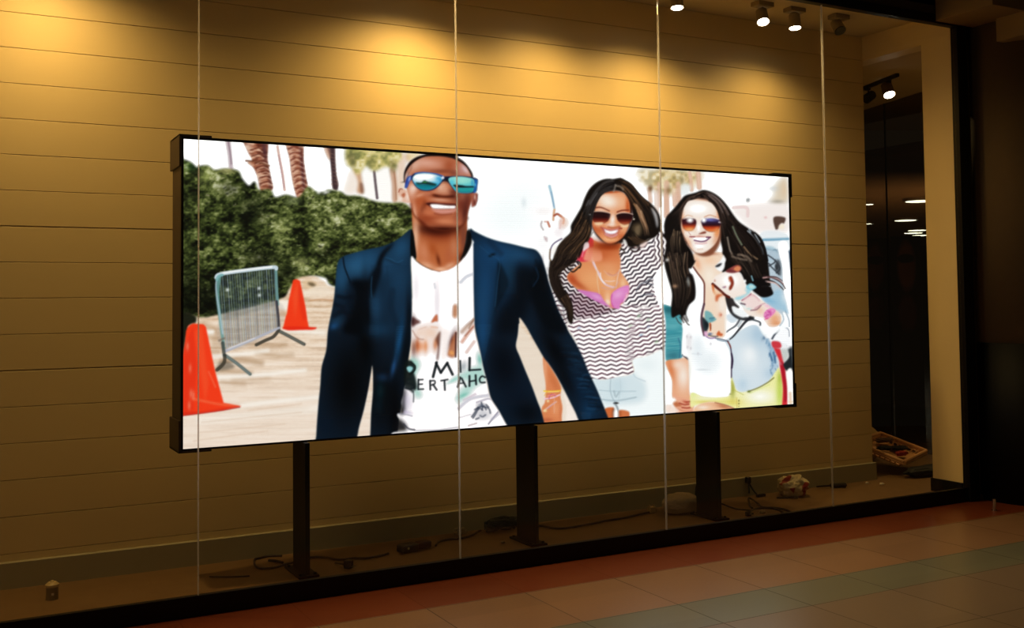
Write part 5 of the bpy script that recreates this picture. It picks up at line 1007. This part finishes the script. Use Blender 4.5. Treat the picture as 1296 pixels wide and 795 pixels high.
# plug by left post
pl = empty('plug', (1.985, 5.70, 0), 'dark plug lying near the glass right of the left post', 'plug', rz=.6)
bm = nb(); B(bm, -.022, -.022, .001, .022, .022, .05, .008); link('body', bm, m_cordr, pl, sm=True)
bm = nb(); tube(bm, [(0, .02, .02), (.02, .07, .016), (.05, .13, .008)], .006); link('lead', bm, m_cordr, pl, sm=True)
bm = nb(); cyl(bm, (-.01, -.022, .016), (-.01, -.045, .016), .003); cyl(bm, (.01, -.022, .016), (.01, -.045, .016), .003); link('pins', bm, mat('pin_metal', '8a8070', .4, metal=1.), pl)
# black cable bundle
rr = random.Random(4); bm = nb()
for k in range(16):
    a0 = rr.uniform(0, 6.28); ps = []
    for j in range(9):
        t = a0+j*.78; R = rr.uniform(.6, 1.05); ps.append((math.cos(t)*.125*R, math.sin(t)*.055*R, .012+rr.uniform(0, .065)))
    tube(bm, ps, .008, 6)
tag(link('cable_bundle', bm, m_cord, sm=True, loc=(3.20, 6.13, 0)), 'tangled bundle of black cables heaped beside the middle post', 'cable bundle')
# cord ends near right post
cord('twisted_cable', [(4.69, 5.97, .02), (4.73, 6.03, .10), (4.76, 6.05, .17), (4.80, 6.02, .22), (4.78, 5.98, .14), (4.70, 6.0, .09)], .006, 'dark twisted cord standing up behind the beige bag')
cord('floor_cable', [(4.79, 6.02, .06), (4.86, 5.98, .05), (4.95, 5.86), (5.0, 5.76), (4.934, 5.718), (4.88, 5.66)], .006, 'thin cord on the floor just right of the right post')
for k, (ps, lab) in enumerate((([(5.06, 5.80), (5.12, 5.90), (5.22, 6.02, .03), (5.20, 5.90, .012), (5.15, 5.80), (5.22, 5.70), (5.20, 5.56), (5.12, 5.48)], 'outer loop of the coiled cord between right post and plastic bag'),
                               ([(4.884, 5.621), (4.96, 5.70, .02), (5.06, 5.73, .02), (5.13, 5.70, .02), (5.13, 5.60, .02), (5.09, 5.50)], 'inner loop of the coiled cord between right post and plastic bag'))):
    cord('coiled_cable', ps, .0075, lab, group=None)
bm = nb(); B(bm, -.035, -.012, .0, -.005, .012, .03, .004); B(bm, -.005, -.006, .006, .03, .006, .018, .003)
tag(link('plug', bm, m_cord, loc=(4.90, 5.645, 0)), 'small black plug lying beside the right post base', 'plug')
dp = empty('wall_plug', (5.37, 6.20, 0), 'black plug hanging at the baseboard left of the plastic bag', 'plug')
bm = nb(); B(bm, -.02, -.018, .10, .018, .018, .15, .006); link('plug_body', bm, m_cord, dp, sm=True)
bm = nb(); tube(bm, [(0, 0, .105), (-.01, -.02, .06), (-.02, -.03, .03)], .007); tube(bm, [(.005, 0, .105), (.03, -.02, .05), (.05, -.05, .012), (.08, -.05, .012)], .007); link('lead', bm, m_cord, dp, sm=True)
bm = nb(); B(bm, -.04, -.015, 0, .04, .015, .022, .007); link('adapter_block', bm, m_cord, dp).location = (.07, -.06, 0)
# beige bag and plug socket beside it
m_bag = mat('beige_bag', 'c4b08a', .75, noise_amt=.05, noise_scale=8, bump=.3, bump_scale=10)
bm = nb(); blob(bm, (0, 0, 0), .15, .10, .072, seed=2, amp=.13, freq=1.6, sub=5); o = link('plastic_bag', bm, m_bag, sm=True, loc=(4.55, 5.98, 0)); tag(o, 'crumpled beige bag slumped against the left side of the right post', 'bag')
sk = empty('extension_socket', (4.375, 6.08, 0), 'small cream socket at the end of the brown cord beside the beige bag', 'socket')
bm = nb(); B(bm, -.025, -.02, 0, .025, .02, .045, .006); link('body', bm, mat('socket_cream', 'c8b078', .5), sk)
bm = nb(); B(bm, -.024, -.006, .045, -.012, .006, .056, .002); link('clip', bm, mat('socket_cream', ''), sk)
bm = nb(); B(bm, .012, -.006, .045, .024, .006, .056, .002); link('clip', bm, mat('socket_cream', ''), sk)
# white plastic bag with red print
def print_mat():
    m = mat('plastic_print', 'd8caa0', .35, spec=.6, bump=.5, bump_scale=18); nt = m.node_tree; N = nt.nodes; L = nt.links; b = N['Principled BSDF']
    n = N.new('ShaderNodeTexNoise'); n.inputs['Scale'].default_value = 11; n.inputs['Detail'].default_value = 1; tc = N.new('ShaderNodeTexCoord'); L.new(tc.outputs['Object'], n.inputs[0])
    r = N.new('ShaderNodeValToRGB'); r.color_ramp.interpolation = 'EASE'; e = r.color_ramp.elements; e[0].position = .54; e[0].color = lin('d8caa0'); e[1].position = .60; e[1].color = lin('9c2c1c'); L.new(n.outputs[0], r.inputs[0]); L.new(r.outputs[0], b.inputs['Base Color']); return m
bm = nb(); blob(bm, (0, 0, 0), .13, .11, .082, seed=5, amp=.2, freq=2.4, sub=5)
tag(link('plastic_bag', bm, print_mat(), sm=True, loc=(5.67, 6.04, 0)), 'crumpled pale plastic bag with red print in front of the baseboard', 'bag')
cord('cable_offcut', [(5.49, 6.02), (5.55, 5.99), (5.62, 5.93)], .006, 'short black cord poking out under the plastic bag with red print')
# black tool
tl = empty('screwdriver', (6.16, 6.13, 0), 'small black tool lying on the floor right of the plastic bag', 'tool', rz=-.35)
bm = nb(); cyl(bm, (0, 0, .02), (.12, 0, .02), .017, .019, 16); cyl(bm, (.12, 0, .02), (.13, 0, .02), .019, .012, 16); link('handle', bm, m_cord, tl, sm=False)
bm = nb(); cyl(bm, (-.12, 0, .016), (0, 0, .02), .007, .008, 10); link('shaft', bm, mat('tool_steel', '2a2624', .4, metal=.8), tl)
# scraps at the wall end
for k, (x, y, s, lab) in enumerate(((6.54, 6.11, 1., 'white paper scrap by the end of the plank wall, the left one'), (6.61, 6.02, 1.25, 'white paper scrap by the end of the plank wall, the right one'))):
    bm = nb(); blob(bm, (0, 0, 0), .018*s, .012*s, .009, seed=9+k, amp=.5, freq=3, sub=3); tag(link('paper_scrap', bm, mat('scrap_white', 'f0e6cc', .6), loc=(x, y, 0)), lab, 'scrap', 'white scraps on the floor')
for k, (x, y, lab) in enumerate(((2.90, 6.16, 'crumpled clear wrapper by the baseboard left of the second glass joint'), (3.03, 5.80, 'tiny crumpled scrap on the floor left of the middle post'), (4.98, 6.05, 'tiny pale scrap on the floor right of the right post'), (5.03, 5.66, 'pale crumb of foam beside the coiled cord'))):
    bm = nb(); s = (1.9, .6, .8, 1.)[k]; blob(bm, (0, 0, 0), .026*s, .018*s, .013*s, seed=20+k, amp=.6, freq=3, sub=3); tag(link('wrapper_scrap', bm, mat('wrapper', 'a8946c', .35), loc=(x, y, 0)), lab, 'scrap', None)
# small capped cylinder near the glass
st = empty('canister', (.452, 5.90, 0), 'small cream cylinder with a domed cap standing at the lower left', 'canister')
bm = nb(); cyl(bm, (0, 0, 0), (0, 0, .066), .030, n=32); link('body', bm, mat('canister_body', '8a7a58', .45), st)
bm = nb(); cyl(bm, (0, 0, .064), (0, 0, .076), .034, n=32); cyl(bm, (0, 0, .076), (0, 0, .088), .034, .020, n=32); cyl(bm, (0, 0, .088), (0, 0, .095), .012, .007, n=20); link('cap', bm, mat('canister_cap', 'd0b880', .45), st)
bm = nb(); B(bm, -.006, -.033, .025, .006, -.028, .037, .001); link('latch', bm, mat('latch_pale', 'd8d0b8', .4), st)
# crate of clothes on a black bag, in the opening
k4 = dict(a=Vector((7.03, 6.16, .105)), b=Vector((7.54, 6.36, .135)), c=Vector((7.50, 6.83, .245)), d=Vector((6.93, 6.62, .235)))
m_cr = mat('crate_plastic', 'c89664', .5, noise_amt=.08)
ct = empty('crate', (7.25, 6.5, 0), 'shallow tan crate of clothes tilted on top of the black bag', 'crate')
O3 = Vector((7.25, 6.5, 0)); bm = nb(); R4 = [k4[k]+Vector((0, 0, .028))-O3 for k in 'abcd']; cen = sum(R4, Vector())/4
LO = [cen+(p-cen)*.86+Vector((0, .03, -.052)) for p in R4]
for i in range(4):
    p, q_ = R4[i], R4[(i+1) % 4]; lp, lq = LO[i], LO[(i+1) % 4]
    tube(bm, [p, q_], .015, 8, False); tube(bm, [p+Vector((0, 0, -.02)), q_+Vector((0, 0, -.02))], .012, 8, False)
    tube(bm, [lp, lq], .007, 6, False)
    tube(bm, [p.lerp(lp, .5), q_.lerp(lq, .5)], .006, 6, False)
    for j in range(9):
        t = j/9; tube(bm, [p.lerp(q_, t), lp.lerp(lq, t)], .007, 6, False)
link('rim_and_slats', bm, m_cr, ct)
bm = nb(); V = [bm.verts.new(p) for p in LO]; bm.faces.new(V); V2 = [bm.verts.new(p+Vector((0, 0, -.006))) for p in LO]; bm.faces.new(V2[::-1])
for i in range(4): bm.faces.new((V[i], V2[i], V2[(i+1) % 4], V[(i+1) % 4]))
link('bottom', bm, m_cr, ct)
for (x, y, z, rx, ry, rz, c, nm, lab, sd) in ((7.18, 6.50, .182, .07, .065, .018, '0c0b0c', 'folded_garment', 'black garment heaped in the left of the tan crate', 31), (7.37, 6.51, .166, .085, .07, .019, '15110e', 'folded_garment', 'dark garment filling the right of the tan crate', 32), (7.24, 6.37, .140, .075, .03, .022, '8c2418', 'red_cloth', 'red cloth lying in the middle of the tan crate', 33), (7.36, 6.67, .214, .10, .045, .022, '5a4030', 'brown_cloth', 'brown cloth tucked along the back rim of the tan crate', 34)):
    bm = nb(); blob(bm, (0, 0, 0), rx, ry, rz, seed=sd, amp=.35, freq=3, sub=4); o = link(nm, bm, mat('cloth_'+c, c, .9, noise_amt=.2), sm=True, loc=(x, y, z)); tag(o, lab, 'cloth', None)
bm = nb(); blob(bm, (0, 0, 0), .27, .085, .046, seed=40, amp=.15, freq=2.4, sub=5); tag(link('black_bag', bm, mat('black_bag_nylon', '080709', .6, noise_amt=.1), sm=True, loc=(7.28, 6.13, 0)), 'flat black bag on the floor under the tan crate', 'bag')
bm = nb(); blob(bm, (0, 0, 0), .16, .13, .17, seed=44, amp=.12, freq=2, sub=5); tag(link('cushion', bm, mat('pale_cushion', 'a88c5c', .8, noise_amt=.06), sm=True, loc=(7.47, 7.0, 0)), 'pale rounded bundle behind the tan crate at the wall edge', 'cushion')
# ---------------------------------------------------------------- light, world, camera
def area(loc, aim, e, sx, sy, col_):
    l = bpy.data.lights.new('fill_light', 'AREA'); l.shape = 'RECTANGLE'; l.size = sx; l.size_y = sy; l.energy = e; l.color = col_
    o = bpy.data.objects.new('fill_light', l); C.objects.link(o); o.location = loc; o.rotation_euler = (Vector(aim)-Vector(loc)).to_track_quat('-Z', 'Y').to_euler(); return o
area((-5.5, 1.5, 2.5), (6.5, 4.8, 3.0), 19, 2.2, 1.2, (1., .70, .42))  # fill light without a fixture, added on the mall side
area((12., 9., .8), (13.5, 12, 3.0), 60, 1.6, .8, (1., .66, .36))  # second added fill, aimed up to brighten the hall ceiling
l = bpy.data.lights.new('back_room_fill', 'POINT'); l.energy = 6; l.color = WARM; l.shadow_soft_size = .25; o = bpy.data.objects.new('back_room_fill', l); C.objects.link(o); o.location = (8.0, 6.1, 1.25)  # fixtureless fill added to lift the back room ceiling and crate
w = bpy.data.worlds.new('dim_mall'); bpy.context.scene.world = w; w.use_nodes = True; bg = w.node_tree.nodes['Background']; bg.inputs[0].default_value = (1., .72, .42, 1); bg.inputs[1].default_value = .012
cam = bpy.data.cameras.new('camera'); co_ = bpy.data.objects.new('camera', cam); C.objects.link(co_)
cam.sensor_fit = 'HORIZONTAL'; cam.sensor_width = 36; cam.lens = FPX/1296*36; cam.shift_y = -(397.5-CYP)/1296; cam.clip_start = .05
co_.matrix_world = Matrix(((RT[0], UP[0], -fw[0], 0), (RT[1], UP[1], -fw[1], 0), (RT[2], UP[2], -fw[2], CH), (0, 0, 0, 1)))
S = bpy.context.scene; S.camera = co_
S.view_settings.view_transform = 'Standard'; S.view_settings.look = 'None'; S.view_settings.gamma = 1; S.view_settings.exposure = 0; S.view_settings.use_curve_mapping = False
S.cycles.max_bounces = 8; S.cycles.transparent_max_bounces = 24; S.cycles.use_denoising = True; S.cycles.sample_clamp_indirect = 4
